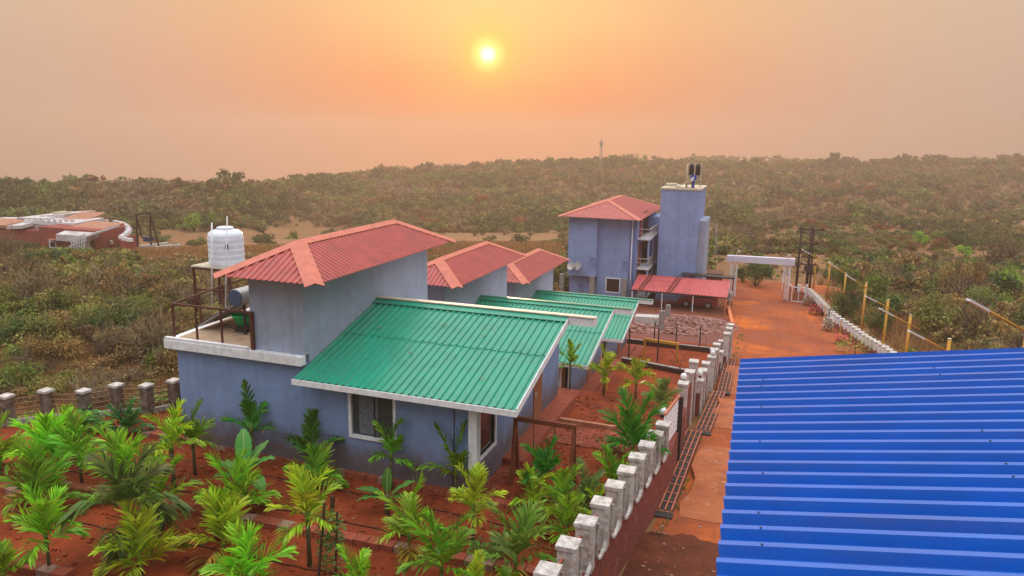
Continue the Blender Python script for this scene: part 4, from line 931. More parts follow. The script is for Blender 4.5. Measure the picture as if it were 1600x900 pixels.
# ---------------------------------------------------------------- entrance gate
t = thing('entrance_gate', (-1, 77, -15.9), 'white beam on two white lattice pillars over the dirt road', 'gateway')
a, b = at(1136, 402.5, y=77), at(1242, 410, y=77)
MB().hexa([Vector((a.x, 76.75, a.z-.35)), Vector((b.x, 76.75, b.z-.30)), Vector((b.x, 77.35, b.z-.30)), Vector((a.x, 77.35, a.z-.35))], [Vector((a.x, 76.75, a.z+.25)), Vector((b.x, 76.75, b.z+.35)), Vector((b.x, 77.35, b.z+.35)), Vector((a.x, 77.35, a.z+.25))]).build('beam', M_BEAM, t)
for (px0, px1, pb) in ((1139.5, 1148.5, 463), (1222.5, 1232, 471)):
    x0, x1 = at(px0, 440, y=77).x, at(px1, 440, y=77).x; zt = a.z-.34; zb = -16.0
    x1 += .12; p_ = MB().box(x0, x0+.13, 76.85, 77.25, zb, zt).box(x1-.13, x1, 76.85, 77.25, zb, zt).build('pillar', M_WHITE, t)
    m_ = MB()
    for k in range(6):
        z0 = zb+.1+(zt-zb-.1)*k/6; z1 = zb+.1+(zt-zb-.1)*(k+1)/6; m_.bar((x0+.12, 77.0, z0), (x1-.12, 77.0, z1), .07).bar((x1-.12, 77.1, z0), (x0+.12, 77.1, z1), .07).bar((x0+.12, 77.05, z1-.02), (x1-.12, 77.05, z1-.02), .07)
    m_.build('lattice', M_WHITE, p_)
for (px, py, lb) in ((1152, 396, 'small floodlight on the left end of the white gate beam'), (1230, 402, 'small floodlight on the right end of the white gate beam')):
    c = at(px, py, y=77); l_ = thing('flood_light', (c.x, 77, c.z-.2), lb, 'lamp', 'floodlights on the gate')
    MB().bar((c.x-.15, 77, c.z-.3), (c.x+.1, 77, c.z+.2), .05).build('arm', M_CREAM, l_); MB().box(c.x+.0, c.x+.34, 76.85, 77.1, c.z+.15, c.z+.3).build('lamp_head', M_CREAM, l_)
# open gate leaf cage
t = thing('gate_leaf', (2.4, 76.6, -15.9), 'white framed brown metal gate panels folded beside the right gate pillar', 'gate')
g = [at(1236, 470, y=76.5).x, at(1258, 470, y=76.5).x]; zb, zt = -15.85, -14.35
f = MB().bar((g[0], 76.5, zb+.1), (g[1], 76.5, zb+.1), .08).bar((g[0], 76.5, zt), (g[1], 76.5, zt), .08).bar((g[0], 76.5, zb), (g[0], 76.5, zt), .08).bar((g[1], 76.5, zb), (g[1], 76.5, zt+.35), .11)
f.bar((g[1], 76.5, zt), (g[1]+.15, 78.2, zt), .08).bar((g[0], 76.5, zt), (g[0]-.25, 78.0, zt), .08).bar(((g[0]+g[1])/2, 76.5, zb), ((g[0]+g[1])/2, 76.5, zt), .06).build('frame', M_WHITE, t)
MB().box(g[0]+.1, g[1]-.1, 76.52, 76.55, zb+.15, zt-.45).build('panel', M_BROWNPANEL, t)
MB().hexa([(g[0]-.03, 76.55, zb), (g[0]+.0, 76.55, zb), (g[0]-.25, 78.0, zb), (g[0]-.28, 78.0, zb)], [(g[0]-.03, 76.55, zt-.1), (g[0], 76.55, zt-.1), (g[0]-.25, 78, zt-.1), (g[0]-.28, 78, zt-.1)]).build('side_panel', M_ORANGE, t)
x_ = at(1220.5, 470, y=76).x
tag(MB().bar((x_, 76, -15.9), (x_+.12, 76, -13.9), .14).build('gate_post', M_ORANGE), 'slim orange and white post leaning on the right gate pillar', 'post')

# ---------------------------------------------------------------- wall of white blocks along the right side of the road
RWL = [at(x_, y_, z=z) for x_, y_, z in ((1243, 460, -16.0), (1262, 466, -15.95), (1276, 480, -15.75), (1290, 497, -15.5), (1305, 512, -15.3), (1330, 530, -15.0), (1352, 548, -14.7), (1378, 564, -14.3), (1410, 590, -13.8))]
t = thing('road_wall', RWL[3], 'low wall of staggered white blocks curving along the right edge of the dirt road', 'wall')
low = MB(); ci = 0
acc = []
for a, b in zip(RWL, RWL[1:]):
    n = max(1, round((b-a).length/1.05)); d = (b-a).normalized()
    low.bar(a+Vector((0, 0, .12)), b+Vector((0, 0, .12)), .28, .7)
    for k in range(n): acc.append(a.lerp(b, (k+.5)/n))
low.build('stone_base', M_REDWALL, t)
for c in acc:
    z = hz(c.x, c.y)
    p_ = MB().box(c.x-.17, c.x+.17, c.y-.2, c.y+.2, c.z+.45, c.z+1.0).build('pillar', M_WHITE, t); MB().box(c.x-.2, c.x+.2, c.y-.24, c.y+.24, c.z+1.0, c.z+1.08).build('cap', M_DIRTYWHITE, p_)
    MB().box(c.x-.1, c.x+.1, c.y+.21, c.y+.75, c.z+.45, c.z+.75).build('block', M_DIRTYWHITE, t)

# ---------------------------------------------------------------- yellow poles with tilted arm lamps
pl = [((1276, 399), (1274, 452), 86, None, 'yellow pole nearest to the electric poles'),
      ((1297.6, 410), (1292, 462), 79, ((1256, 391), (1318, 426)), 'second yellow pole from the electric poles, just right of the white gate'),
      ((1322, 427), (1315.6, 503), 69, ((1298, 412), (1352, 449)), 'yellow pole standing where the road wall meets the dense bushes'),
      ((1354, 442), (1343, 536), 61, ((1324, 431), (1358, 452)), 'yellow pole behind the pink flowers by the road wall'),
      ((1388, 469), (1377, 560), 53, ((1355, 464), (1399, 486)), 'yellow pole rising behind the bend of the white block wall'),
      ((1423, 493), (1413, 588), 46, ((1378, 484), (1437, 515)), 'yellow pole seen just above the left half of the blue roof edge'),
      ((1484, 530), (1478, 620), 38, ((1424, 519), (1482, 549)), 'short yellow pole top seen above the middle of the blue roof'),
      ((1606, 516), (1600, 660), 30, ((1518, 471), (1604, 518)), 'yellow pole at the right picture edge with its long lamp arm over the scrub')]
for (tp, bs, yy, arm, lb) in pl:
    T = at(*tp, y=yy); zg = hz(T.x, yy)-.1
    t = thing('street_lamp', (T.x, yy, zg), lb, 'street lamp', 'yellow lamp poles along the road')
    MB().tube([(T.x, yy, zg), (T.x, yy, T.z)], .075, 10).build('pole', M_YELLOW, t)
    MB().tube([(T.x, yy, T.z), (T.x, yy, T.z+.04)], .085, 10).build('pole_cap', M_CREAM, t)
    if arm:
        A = at(*arm[0], y=yy-1.0); Bq = at(*arm[1], y=yy+.1)
        MB().tube([Bq, A], .035, 8).build('arm', M_YELLOW, t)
        d = (Bq-A).normalized(); MB().bar(A-d*.15, A+d*.75, .22, .08).build('lamp_head', M_SILVER, t)
# dark electric poles
E1 = (at(1253, 352, y=83), at(1248, 447, y=83)); E2 = (at(1269, 356, y=80), at(1264, 460, y=80))
t = thing('electric_pole', (E1[0].x, 83, hz(E1[0].x, 83)), 'slimmer dark electric pole with one short crossarm, left of the pair', 'electric pole', 'electric poles by the gate')
MB().tube([(E1[0].x, 83, hz(E1[0].x, 83)-.2), (E1[0].x, 83, E1[0].z)], [.13, .09], 8).build('pole', M_WOODPOLE, t)
MB().bar((E1[0].x-.5, 83, E1[0].z-.7), (E1[0].x+.5, 83, E1[0].z-.7), .1).build('crossarm', M_WOODPOLE, t)
t = thing('electric_pole', (E2[0].x, 80, hz(E2[0].x, 80)), 'thicker dark electric pole stacked with switchgear and insulators, right of the pair', 'electric pole', 'electric poles by the gate')
zz = E2[0].z
MB().tube([(E2[0].x, 80, hz(E2[0].x, 80)-.2), (E2[0].x, 80, zz)], [.16, .11], 8).build('pole', M_WOODPOLE, t)
MB().tube([(E2[0].x+.35, 80.1, hz(E2[0].x, 80)-.2), (E2[0].x+.2, 80.1, zz-.1)], [.1, .07], 8).build('pole', M_WOODPOLE, t)
for dz, w_ in ((.2, 1.3), (1.6, .7), (2.3, .7), (3.0, .8), (3.7, .8), (4.6, .6)):
    c_ = MB().bar((E2[0].x-w_, 80, zz-dz), (E2[0].x+w_, 80, zz-dz), .11).build('crossarm', M_WOODPOLE, t)
    for q in (-.8, 0, .8): MB().lathe((E2[0].x+q*w_, 80, zz-dz+.05), [(.05, 0), (.08, .05), (.05, .1), (.08, .15), (.03, .22)], 8).build('insulator', M_DARKMETAL, c_)
MB().box(E2[0].x-.4, E2[0].x+.4, 79.7, 80.3, zz-4.4, zz-3.8).build('switch_box', M_DARKMETAL, t)
# pale lamp pole behind the tower
c = at(1118, 418, y=84); tpp = at(1120, 347, y=84)
t = thing('lamp_pole', (c.x, 84, hz(c.x, 84)), 'pale slim pole standing alone behind the blue tower', 'pole')
MB().tube([(c.x, 84, hz(c.x, 84)-.1), (tpp.x, 84, tpp.z)], .05, 8).build('pole', M_CONC, t); MB().box(tpp.x-.12, tpp.x+.12, 83.9, 84.1, tpp.z, tpp.z+.2).build('lamp_head', M_CONC, t)
# small posts by the flowers along the road wall
for px, py, hp, w_ in ((1287, 505, 28, 'nearest to the gate'), (1311, 531, 30, 'between the red and the pink flowers'), (1348, 552, 20, 'nearest to the blue roof')):
    q = at(px, py, z=-15.2); tp = at(px, py-hp, y=q.y)
    tag(MB().bar((q.x, q.y, -15.6), (q.x, q.y, tp.z), .08).build('short_post', M_YELLOW), 'short rusty yellow post in the flower strip, '+w_, 'post', 'short posts in the flower strip')
# far mast on the ridge
c = at(939, 243, y=400); tpp = at(939, 219, y=400)
t = thing('radio_mast', (c.x, 400, c.z-2), 'thin grey lattice mast on the distant ridge', 'mast')
m_ = MB(); H = tpp.z-c.z+4
for sx, sy in ((-1, -1), (1, -1), (0, 1)): m_.bar((c.x+sx*.7, 400+sy*.7, c.z-6), (c.x+sx*.4, 400+sy*.4, tpp.z), .22)
for k in range(9): z = c.z-3+H*k/9; m_.bar((c.x-.7, 399.4, z), (c.x+.7, 399.4, z+H/9), .14)
m_.build('lattice', M_GREYMETAL, t); MB().box(c.x-.9, c.x+.9, 399.5, 400.5, tpp.z-3, tpp.z-1.2).build('antenna_panel', M_GREYMETAL, t)

# ---------------------------------------------------------------- red compound on the far left
def fbox(mb, p0, p1, y, dep, z0=None):
    a, b = at(*p0, y=y), at(*p1, y=y); mb.box(min(a.x, b.x), max(a.x, b.x), y, y+dep, min(a.z, b.z) if z0 is None else z0, max(a.z, b.z)); return mb
M_REDB = mat('red_house_wall', (.30, .06, .05), .9, (.22, .06, .05), scale=.6)
M_WROOF = mat('whitewashed_roof', (.60, .58, .60), .8, (.42, .36, .35), scale=.7, stain=[(3, (.3, .2, .17), .6, .75)])
M_TERRA = mat('orange_roof_tiles', (.42, .20, .13), .8, (.32, .15, .10), scale=.9)
t = thing('red_house', (at(100, 385, y=76).x, 76, -16), 'rambling red house with stepped white and orange roofs in the scrub at far left', 'house')
m_ = MB(); fbox(m_, (60, 354), (150, 392), 78, 6, -17); fbox(m_, (-40, 353), (66, 395), 80, 8, -17); fbox(m_, (30, 342), (108, 352), 84.5, 7, -17); fbox(m_, (92, 346), (128, 352), 85, 5, -17)
m_.build('wall', M_REDB, t)
def slab_(name, p0, p1, y, dep, m, th=.35, slope=0):
    a, b = at(*p0, y=y), at(*p1, y=y); x0, x1 = a.x, b.x; z = a.z
    o = MB().hexa([(x0, y, z-th), (x1, y, b.z-th), (x1, y+dep, b.z-th+slope), (x0, y+dep, z-th+slope)], [(x0, y, z), (x1, y, b.z), (x1, y+dep, b.z+slope), (x0, y+dep, z+slope)]).build(name, m, t); return o
slab_('roof', (26, 340), (70, 341), 84, 7, M_WROOF, .9, .1); slab_('roof', (62, 337), (98, 335), 86, 6, M_WROOF, .8, .1)
slab_('roof', (47, 348), (118, 349), 81.5, 5, M_WROOF, 1.0, .3); slab_('roof', (-45, 350), (8, 352), 80, 5, M_TERRA, .7, .4); slab_('roof', (10, 353), (34, 352), 79.5, 3, M_WROOF, .5, .3); slab_('roof', (20, 347), (46, 348), 82.5, 3, M_TERRA, .6, .3); slab_('roof', (-30, 345), (22, 346), 85, 4, M_WROOF, .5, .2)
slab_('roof', (93, 343.5), (132, 345), 84.5, 4, M_TERRA, .25, .9); slab_('roof', (100, 356), (150, 360), 79, 5, M_TERRA, .3, .5)
slab_('awning', (87, 366), (133, 369), 76.5, 2.2, M_WROOF, .9, .5)
slab_('awning', (132, 369), (166, 358), 76.6, 2.2, M_WROOF, .25, .4)
m_ = MB(); 
for k in range(9): a = at(40+9*k, 346, y=81.3); m_.box(a.x-.3, a.x+.3, 81.3, 81.5, a.z-.1, a.z+.35)
m_.box(at(38, 346, y=81.3).x, at(114, 346, y=81.3).x, 81.33, 81.47, at(70, 347, y=81.3).z-.4, at(70, 346, y=81.3).z+.02); m_.build('parapet', M_WHITE, t)
fbox(MB(), (82, 331.5), (92, 337), 87, 2).build('roof_tank', M_CREAM, t)
wv = fbox(MB(), (76, 376), (88, 388), 77.8, .18).build('window', M_WHITE, t); fbox(MB(), (78, 378), (86, 386), 77.75, .04).build('pane', M_GLASS, wv)
slab_('canopy', (73, 374), (91, 374.5), 77.2, .75, M_TERRA, .12)
st_ = MB()
for k in range(6):
    a = at(106+4*k, 386-2.6*k, y=76.2); st_.box(a.x-.25, a.x+.25, 76.2, 77.4, -16.6, a.z)
st_.build('outside_stair', M_WROOF, t)
rl_ = MB()
for k in range(6):
    a = at(112+4*k, 386, y=76.1); b = at(112+4*k, 372-1.5*k, y=76.1); rl_.bar(a, b, .1)
for dz in (0, 5, 10): rl_.bar(at(110, 384-dz, y=76.1), at(134, 376-dz, y=76.1), .1)
rl_.build('stair_railing', M_WHITE, t)
# compound wall, curved, with white crenels
cw = [at(x_, y_, z=-15.6) for x_, y_ in ((133, 358), (160, 356), (180, 357), (192, 360), (200, 366), (203, 372), (198, 378), (190, 383), (200, 388), (213, 388))]
t = thing('compound_wall', cw[4], 'curved red wall topped with white crenels beside the red house at far left', 'wall')
m_, m2 = MB(), MB()
for a, b in zip(cw, cw[1:]):
    m_.bar(a+Vector((0, 0, -.2)), b+Vector((0, 0, -.2)), .3, 2.2); L_ = (b-a).length; n = max(1, int(L_/1.2))
    for k in range(n): c = a.lerp(b, (k+.3)/n); m2.box(c.x-.35, c.x+.35, c.y-.25, c.y+.25, c.z+.9, c.z+1.3)
m_.build('wall_body', M_REDB, t); m2.build('crenels', M_WHITE, t)
for i, pp in enumerate((((160, 372), (175, 379)), ((215, 387), (240, 384), (262, 381)), ((240, 388), (282, 384)))):
    pts = [at(*p, z=-16.2) for p in pp]; mb = MB()
    for a, b in zip(pts, pts[1:]): mb.bar(a, b, .4, .5)
    mb.build('stone_line', M_DIRTYWHITE, org=pts[0], cat='low wall', label=('short line of white stones inside the curved compound wall', 'low white stone line under the black swing-like frame', 'low white stone line right of the black frame, on brown ground')[i])
# black A frame with blue box
yy = 77.0
t = thing('steel_frame', (at(224, 382, y=yy).x, yy, -16), 'tall black A-shaped frame with a blue box hanging low between its legs', 'frame')
A, Bq, C_, D_ = at(213, 335, y=yy), at(234, 333, y=yy), at(215, 387, y=yy), at(236, 383, y=yy)
MB().bar(A, Bq, .2).bar(at(213, 347, y=yy), at(234, 346, y=yy), .1).build('top_beam', M_DARKMETAL, t)
for a, b in ((A, C_), (Bq, D_), (Bq, at(248, 384, y=yy+.5)), (A, at(222, 372, y=yy+1.5))): MB().bar(a, b, .16).build('leg', M_DARKMETAL, t)
fbox(MB(), (223, 370), (233, 378), yy+.3, .7).build('hanging_box', mat('navy_box', (.02, .04, .13), .5), t)
fbox(MB(), (207, 368), (211, 378), yy+.8, .7, -16.3).build('red_drum', M_REDB, t)

# dark soil at the near end of the lane, with a ragged edge
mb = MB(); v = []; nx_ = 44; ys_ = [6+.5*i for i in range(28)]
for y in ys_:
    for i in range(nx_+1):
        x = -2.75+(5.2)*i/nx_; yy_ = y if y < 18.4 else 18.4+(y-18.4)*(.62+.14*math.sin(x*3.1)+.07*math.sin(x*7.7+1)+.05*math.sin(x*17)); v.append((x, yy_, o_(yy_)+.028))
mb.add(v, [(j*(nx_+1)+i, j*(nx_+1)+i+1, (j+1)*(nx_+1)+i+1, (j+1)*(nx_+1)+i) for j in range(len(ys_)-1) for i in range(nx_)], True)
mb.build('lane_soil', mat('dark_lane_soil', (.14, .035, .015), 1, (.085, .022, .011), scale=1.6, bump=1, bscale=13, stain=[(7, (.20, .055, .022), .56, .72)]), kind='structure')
# loose stones and clods
for nm_, n_, fx_, lb, m__, sz in (('pebbles', 1500, lambda: (rng.uniform(-2.4, 6.5), rng.uniform(7, 76)), 'loose pebbles strewn over the dirt road', M_STONE, .035), ('soil_clods', 2600, lambda: (rng.uniform(-22, -3.3), rng.uniform(9.5, 26.5)), 'small clods of red earth between the palms and in the plots', M_SOIL, .045)):
    mb = MB()
    for k in range(n_):
        x_, y_ = fx_()
        if nm_ == 'pebbles' and x_ > interp(y_, RW)-.8: continue
        if nm_ == 'soil_clods' and not inside(x_, y_): continue
        a_, f_ = rock(Vector((x_, y_, hz(x_, y_)+.03)), sz*rng.uniform(.4, 1.7), k); mb.add(a_, f_)
    mb.build(nm_, m__, label=lb, cat='stones' if nm_ == 'pebbles' else 'clods', kind='stuff')

drape('garden_soil', mat('trodden_red_soil', (.20, .055, .025), 1, (.13, .04, .022), scale=1.1, bump=1, bscale=12, stain=[(4, (.28, .10, .055), .56, .74)]), [60.2+i for i in range(24)], lambda y: -19, lambda y: interp(y, [(60, -3.1), (77, -4.2), (84, -4.4)]), .012, 10)

# ---------------------------------------------------------------- foliage meshes
def np_mesh(name, V_, Q, C, m, parent=None, org=(0, 0, 0), smooth=False):
    """V_ (n,3), Q (m,4) quads, C (n,3) own colour of each leaf vertex"""
    me = bpy.data.meshes.new(name); V_ = np.asarray(V_, np.float32)-np.asarray(org, np.float32); Q = np.asarray(Q, np.int32)
    me.vertices.add(len(V_)); me.vertices.foreach_set('co', V_.ravel())
    me.loops.add(Q.size); me.loops.foreach_set('vertex_index', Q.ravel())
    me.polygons.add(len(Q)); me.polygons.foreach_set('loop_start', np.arange(0, Q.size, 4, dtype=np.int32))
    ca = me.color_attributes.new('col', 'FLOAT_COLOR', 'POINT'); c4 = np.ones((len(V_), 4), np.float32); c4[:, :3] = C; ca.data.foreach_set('color', c4.ravel())
    me.update(calc_edges=True); me.materials.append(m)
    if smooth: me.polygons.foreach_set('use_smooth', np.ones(len(Q), bool))
    if name is None: return me
    o = bpy.data.objects.new(name, me); col.objects.link(o)
    if parent: o.parent = parent
    else: o.location = org
    ORG[o.name] = Vector(org); return o
class Fol:
    def __init__(s): s.v = []; s.q = []; s.c = []; s.n = 0
    def strip(s, L_, R_, c0, c1=None):
        """ribbon from left/right point lists"""
        k = len(L_); c1 = c0 if c1 is None else c1
        for i in range(k):
            f = i/(k-1); cc = [c0[j]*(1-f)+c1[j]*f for j in range(3)]
            s.v.append(L_[i]); s.v.append(R_[i]); s.c += [cc, cc]
        for i in range(k-1): s.q.append((s.n+2*i, s.n+2*i+1, s.n+2*i+3, s.n+2*i+2))
        s.n += 2*k
def frond(F, o, az, el, length, droop, rs, ll=.42, nl=22, wd=.028, colr=(.16, .33, .03), side_ang=45, twist=0):
    """one feather palm frond: arching midrib and paired pointed leaflets"""
    pts = []; p = np.array(o, float); e = el; n = 12; st = length/n
    h = np.array([math.cos(az), math.sin(az), 0.])
    for i in range(n+1):
        pts.append(p.copy()); d = h*math.cos(e)+np.array([0, 0, 1.])*math.sin(e); p = p+d*st; e -= droop/n*(0.4+1.2*i/n)
    sd = np.array([-h[1], h[0], 0.])
    rc = (colr[0]*.95, colr[1]*.75, colr[2])
    for a in (0, 1):
        off = sd*.011 if a == 0 else np.array([0, 0, .011])
        F.strip([q-off*(1.2-i/n) for i, q in enumerate(pts)], [q+off*(1.2-i/n) for i, q in enumerate(pts)], rc)
    for k in range(nl):
        f = .16+.84*(k+.5)/nl; i = min(n-1, int(f*n)); q = pts[i]+(pts[i+1]-pts[i])*(f*n-i); d = pts[i+1]-pts[i]; d /= np.linalg.norm(d)
        up_ = np.cross(sd, d); up_ = up_ if up_[2] > 0 else -up_
        L0 = ll*(math.sin(math.pi*min(.97, .18+.72*f))**.7)*rs.uniform(.88, 1.1)
        a0 = rad(side_ang*(1.15-.75*f)+rs.uniform(-8, 8))
        for s_ in (-1, 1):
            v_ = d*math.cos(a0)+sd*s_*math.sin(a0)+up_*(.28+.2*rs.randn()); v_ /= np.linalg.norm(v_)
            wv = np.cross(v_, up_+sd*s_*.5); wv /= np.linalg.norm(wv); wv *= wd*(.8+.4*rs.rand())
            v2 = v_+np.array([0, 0, -.35-.25*rs.rand()])*(.6+droop*.3); v2 /= np.linalg.norm(v2)
            a1, a2, a3 = q, q+v_*L0*.55, q+v_*L0*.55+v2*L0*.45
            t = rs.uniform(.5, 1.3); yl = rs.uniform(.85, 1.25); cc = (colr[0]*t*yl, colr[1]*t, colr[2]*t); ct = (cc[0]*1.25, cc[1]*1.1, cc[2])
            if rs.rand() < .05: ct = (.30, .22, .06)
            F.strip([a1-wv*.5, a2-wv, a3-wv*.12], [a1+wv*.5, a2+wv, a3+wv*.12], cc, ct)
def palm(base, H, W, seed, lb, colr=(.17, .34, .03), tf=.34, nf=7, droop=1.3, upright=1.18, yellow=0, lean=(0, 0), shape='areca', az0=None):
    rs = np.random.RandomState(seed); b = Vector(base)
    t = thing('areca_palm', b, lb, 'palm', 'young areca palms in the garden')
    th = H*tf; crown = np.array([b.x+lean[0], b.y+lean[1], b.z+th])
    r0 = .035*max(.8, H/1.8)
    MB().tube([b-Vector((0, 0, .08)), (b.x+lean[0]*.5, b.y+lean[1]*.5, b.z+th*.5), tuple(crown)], [r0*1.25, r0, r0*1.1], 8).build('trunk', M_PSTEM, t)
    MB().tube([tuple(crown-np.array([0, 0, .04])), tuple(crown+np.array([0, 0, H*.10])), tuple(crown+np.array([0, 0, H*.16]))], [r0*1.15, r0*1.25, r0*.6], 8).build('crown_shaft', mat('green_crown_shaft', (.14, .24, .04), .6), t)
    F = Fol(); up_len = (H-th)
    a0 = rs.uniform(0, 6.28) if az0 is None else az0
    for k in range(nf):
        f = k/(nf-1) if nf > 1 else 0
        el = rad(88-f*58*upright+rs.uniform(-6, 6)); az = a0+k*2.4+rs.uniform(-.25, .25)
        horiz = W*.5; ln = up_len*1.0*(1-f)+math.hypot(horiz*.95, up_len*.3)*f; ln *= rs.uniform(.92, 1.08)
        c = colr if not (yellow and k >= nf-yellow) else (.42, .33, .04)
        frond(F, crown+np.array([0, 0, H*.08*(1-f)]), az, el, ln*.86, droop*(.55+.6*f)*rs.uniform(.8, 1.2), rs, ll=min(.66, max(.24, W*.33)), nl=15+int(W*4), wd=.023+.005*W, colr=tuple(x*rs.uniform(.85, 1.15) for x in c), side_ang=42+8*f)
    return np_mesh('crown', F.v, F.q, F.c, M_PALM, t, tuple(b))
BR, DK, MD, YG_ = (.22, .48, .025), (.05, .24, .02), (.15, .39, .022), (.37, .57, .03)
# base px, top py, crown width px, ground z, options, label
PALMS = [
 ((78, 893), 772, 112, -9.6, dict(colr=BR, tf=.38, nf=8), 'young palm at far left, its thin dark trunk in front of the corner kerb'),
 ((222, 902), 790, 125, -9.6, dict(colr=YG_, tf=.16, nf=9), 'bright yellow-green low palm in front of the big drooping palm near the bottom left'),
 ((8, 915), 850, 80, -9.6, dict(colr=BR, tf=.2), 'palm cut off by the bottom left corner of the picture'),
 ((66, 800), 706, 120, -9.6, dict(colr=MD, tf=.12, nf=9, yellow=1), 'bushy trunkless palm at left with one tan frond, by the jog in the kerb'),
 ((204, 868), 700, 205, -9.6, dict(colr=(.10, .17, .035), tf=.34, nf=9, droop=2.4), 'largest drooping dark olive palm of the left beds, with long hanging fronds'),
 ((350, 868), 772, 125, -9.6, dict(colr=YG_, tf=.12, nf=8, yellow=1), 'palm with one orange-yellow dried frond right of the drooping palm'),
 ((388, 935), 828, 130, -9.6, dict(colr=BR, tf=.2), 'palm at the bottom edge just right of the one with the dried orange frond'),
 ((368, 815), 704, 115, -9.6, dict(colr=BR, tf=.14, nf=9), 'dense bright palm directly in front of the larger banana plant'),
 ((273, 767), 636, 85, -9.6, dict(colr=YG_, tf=.46, nf=7), 'tall yellow-green palm on a straight thin trunk before the left end of the blue wall'),
 ((250, 812), 692, 92, -9.6, dict(colr=BR, tf=.18), 'upright palm rising behind the crown of the drooping olive palm'),
 ((305, 742), 634, 80, -9.6, dict(colr=MD, tf=.4, yellow=1), 'palm touching the left corner of the blue house, one frond hanging to its right'),
 ((196, 772), 668, 118, -9.6, dict(colr=BR, tf=.12, nf=9), 'full fan-like palm in the middle of the left beds, behind the jog in the kerb'),
 ((128, 757), 652, 90, -9.6, dict(colr=MD, tf=.3), 'darker palm on a short black trunk between two big bright ones at left'),
 ((82, 735), 642, 165, -9.6, dict(colr=BR, tf=.1, nf=10), 'widest bright palm of the left beds, spreading in front of the pipe fence'),
 ((2, 742), 652, 95, -9.6, dict(colr=BR, tf=.1), 'palm cut by the left picture edge below the pipe fence'),
 ((200, 684), 630, 75, -9.6, dict(colr=(.05, .17, .04), tf=.1), 'small deep green palm right under the pipe fence near the blue house'),
 ((112, 690), 636, 70, -9.6, dict(colr=BR, tf=.1), 'small palm peeking behind the widest bright palm, against the fence rails'),
 ((396, 728), 608, 66, -9.6, dict(colr=DK, tf=.42, nf=6, droop=.8), 'slim dark green palm standing against the blue wall behind the banana plant'),
 ((488, 745), 640, 74, -9.6, dict(colr=DK, tf=.3, nf=6), 'dark green palm against the blue wall, left of the window'),
 ((494, 768), 692, 88, -9.6, dict(colr=MD, tf=.1, nf=7), 'middle palm in the stack of three left of the window'),
 ((484, 885), 730, 106, -9.6, dict(colr=YG_, tf=.44, nf=9), 'pale yellow palm on a tall trunk beside the wooden stakes'),
 ((612, 765), 655, 72, -9.6, dict(colr=MD, tf=.42, nf=6, droop=.9), 'palm right in front of the house window, just below its sill'),
 ((640, 862), 745, 98, -9.6, dict(colr=BR, tf=.14, nf=8, yellow=1), 'palm in front of the smaller banana plant, olive frond sweeping left'),
 ((690, 925), 788, 115, -9.6, dict(colr=MD, tf=.24, nf=8), 'dark-hearted palm with one tall straight frond and drooping lower ones at bottom centre'),
 ((712, 778), 660, 84, -9.6, dict(colr=MD, tf=.28, nf=7, yellow=1), 'palm standing by the white corner pillar of the nearest cottage'),
 ((739, 850), 724, 80, -9.6, dict(colr=YG_, tf=.38, nf=8), 'yellow-green palm on a reddish trunk below the white corner pillar'),
 ((805, 905), 770, 130, -9.6, dict(colr=(.15, .27, .04), tf=.14, nf=8, yellow=1), 'large grey-green palm left of the nearest boundary pillars'),
 ((556, 940), 858, 78, -9.6, dict(colr=BR, tf=.2), 'palm crown at the bottom edge right of the leafy stakes'),
 ((742, 945), 868, 66, -9.6, dict(colr=YG_, tf=.2), 'small bright palm at the bottom edge under the dark-hearted one'),
 ((792, 945), 880, 52, -9.6, dict(colr=MD, tf=.2), 'smallest palm tip at the bottom edge, left of the first boundary pillar'),
 ((848, 780), 684, 84, -9.6, dict(colr=DK, tf=.28, nf=7), 'dark palm standing in front of the swing frame'),
 ((832, 800), 724, 62, -9.6, dict(colr=YG_, tf=.15), 'yellowish palm at the left foot of the swing'),
 ((876, 812), 722, 74, -9.6, dict(colr=BR, tf=.15), 'bright palm below the seat of the swing'),
 ((915, 795), 718, 60, -9.6, dict(colr=(.14, .27, .08), tf=.12), 'greyish palm between the swing and the boundary pillars'),
 ((884, 850), 770, 84, -9.6, dict(colr=BR, tf=.22, nf=8), 'bright palm leaning on the inner side of the boundary wall, third pillar from the bottom'),
 ((958, 772), 694, 76, -9.6, dict(colr=MD, tf=.15), 'mid green palm behind the fifth boundary pillar'),
 ((932, 802), 758, 50, -9.6, dict(colr=YG_, tf=.1, nf=6), 'little yellow palm squeezed against the fourth boundary pillar'),
 ((988, 722), 610, 96, -9.65, dict(colr=DK, tf=.16, nf=10, droop=1.0), 'big dark green palm by the globe lamp at the bend of the wall'),
 ((890, 606), 533, 34, -9.8, dict(colr=BR, tf=.46, nf=7, droop=1.1), 'small palm on a thin trunk against the second green roof'),
 ((943, 616), 543, 48, -9.8, dict(colr=YG_, tf=.40, nf=7), 'small yellow-green palm left of the yellow frame in the middle yard'),
 ((993, 622), 556, 54, -9.8, dict(colr=YG_, tf=.32, nf=7), 'small bright palm in front of the yellow frame in the middle yard'),
 ((1033, 640), 590, 58, -9.75, dict(colr=(.18, .28, .06), tf=.12, nf=7), 'dull green palm just left of the first tall white pillar'),
]
for i, (bp, ty, wpx, z, op, lb) in enumerate(PALMS):
    b = at(*bp, z=z); tz_ = at(bp[0], ty, y=b.y).z; dep = b.dot(_fw)
    palm(b, (tz_-b.z)*1.02, wpx*dep/F_*.97, 100+i, lb, **op)

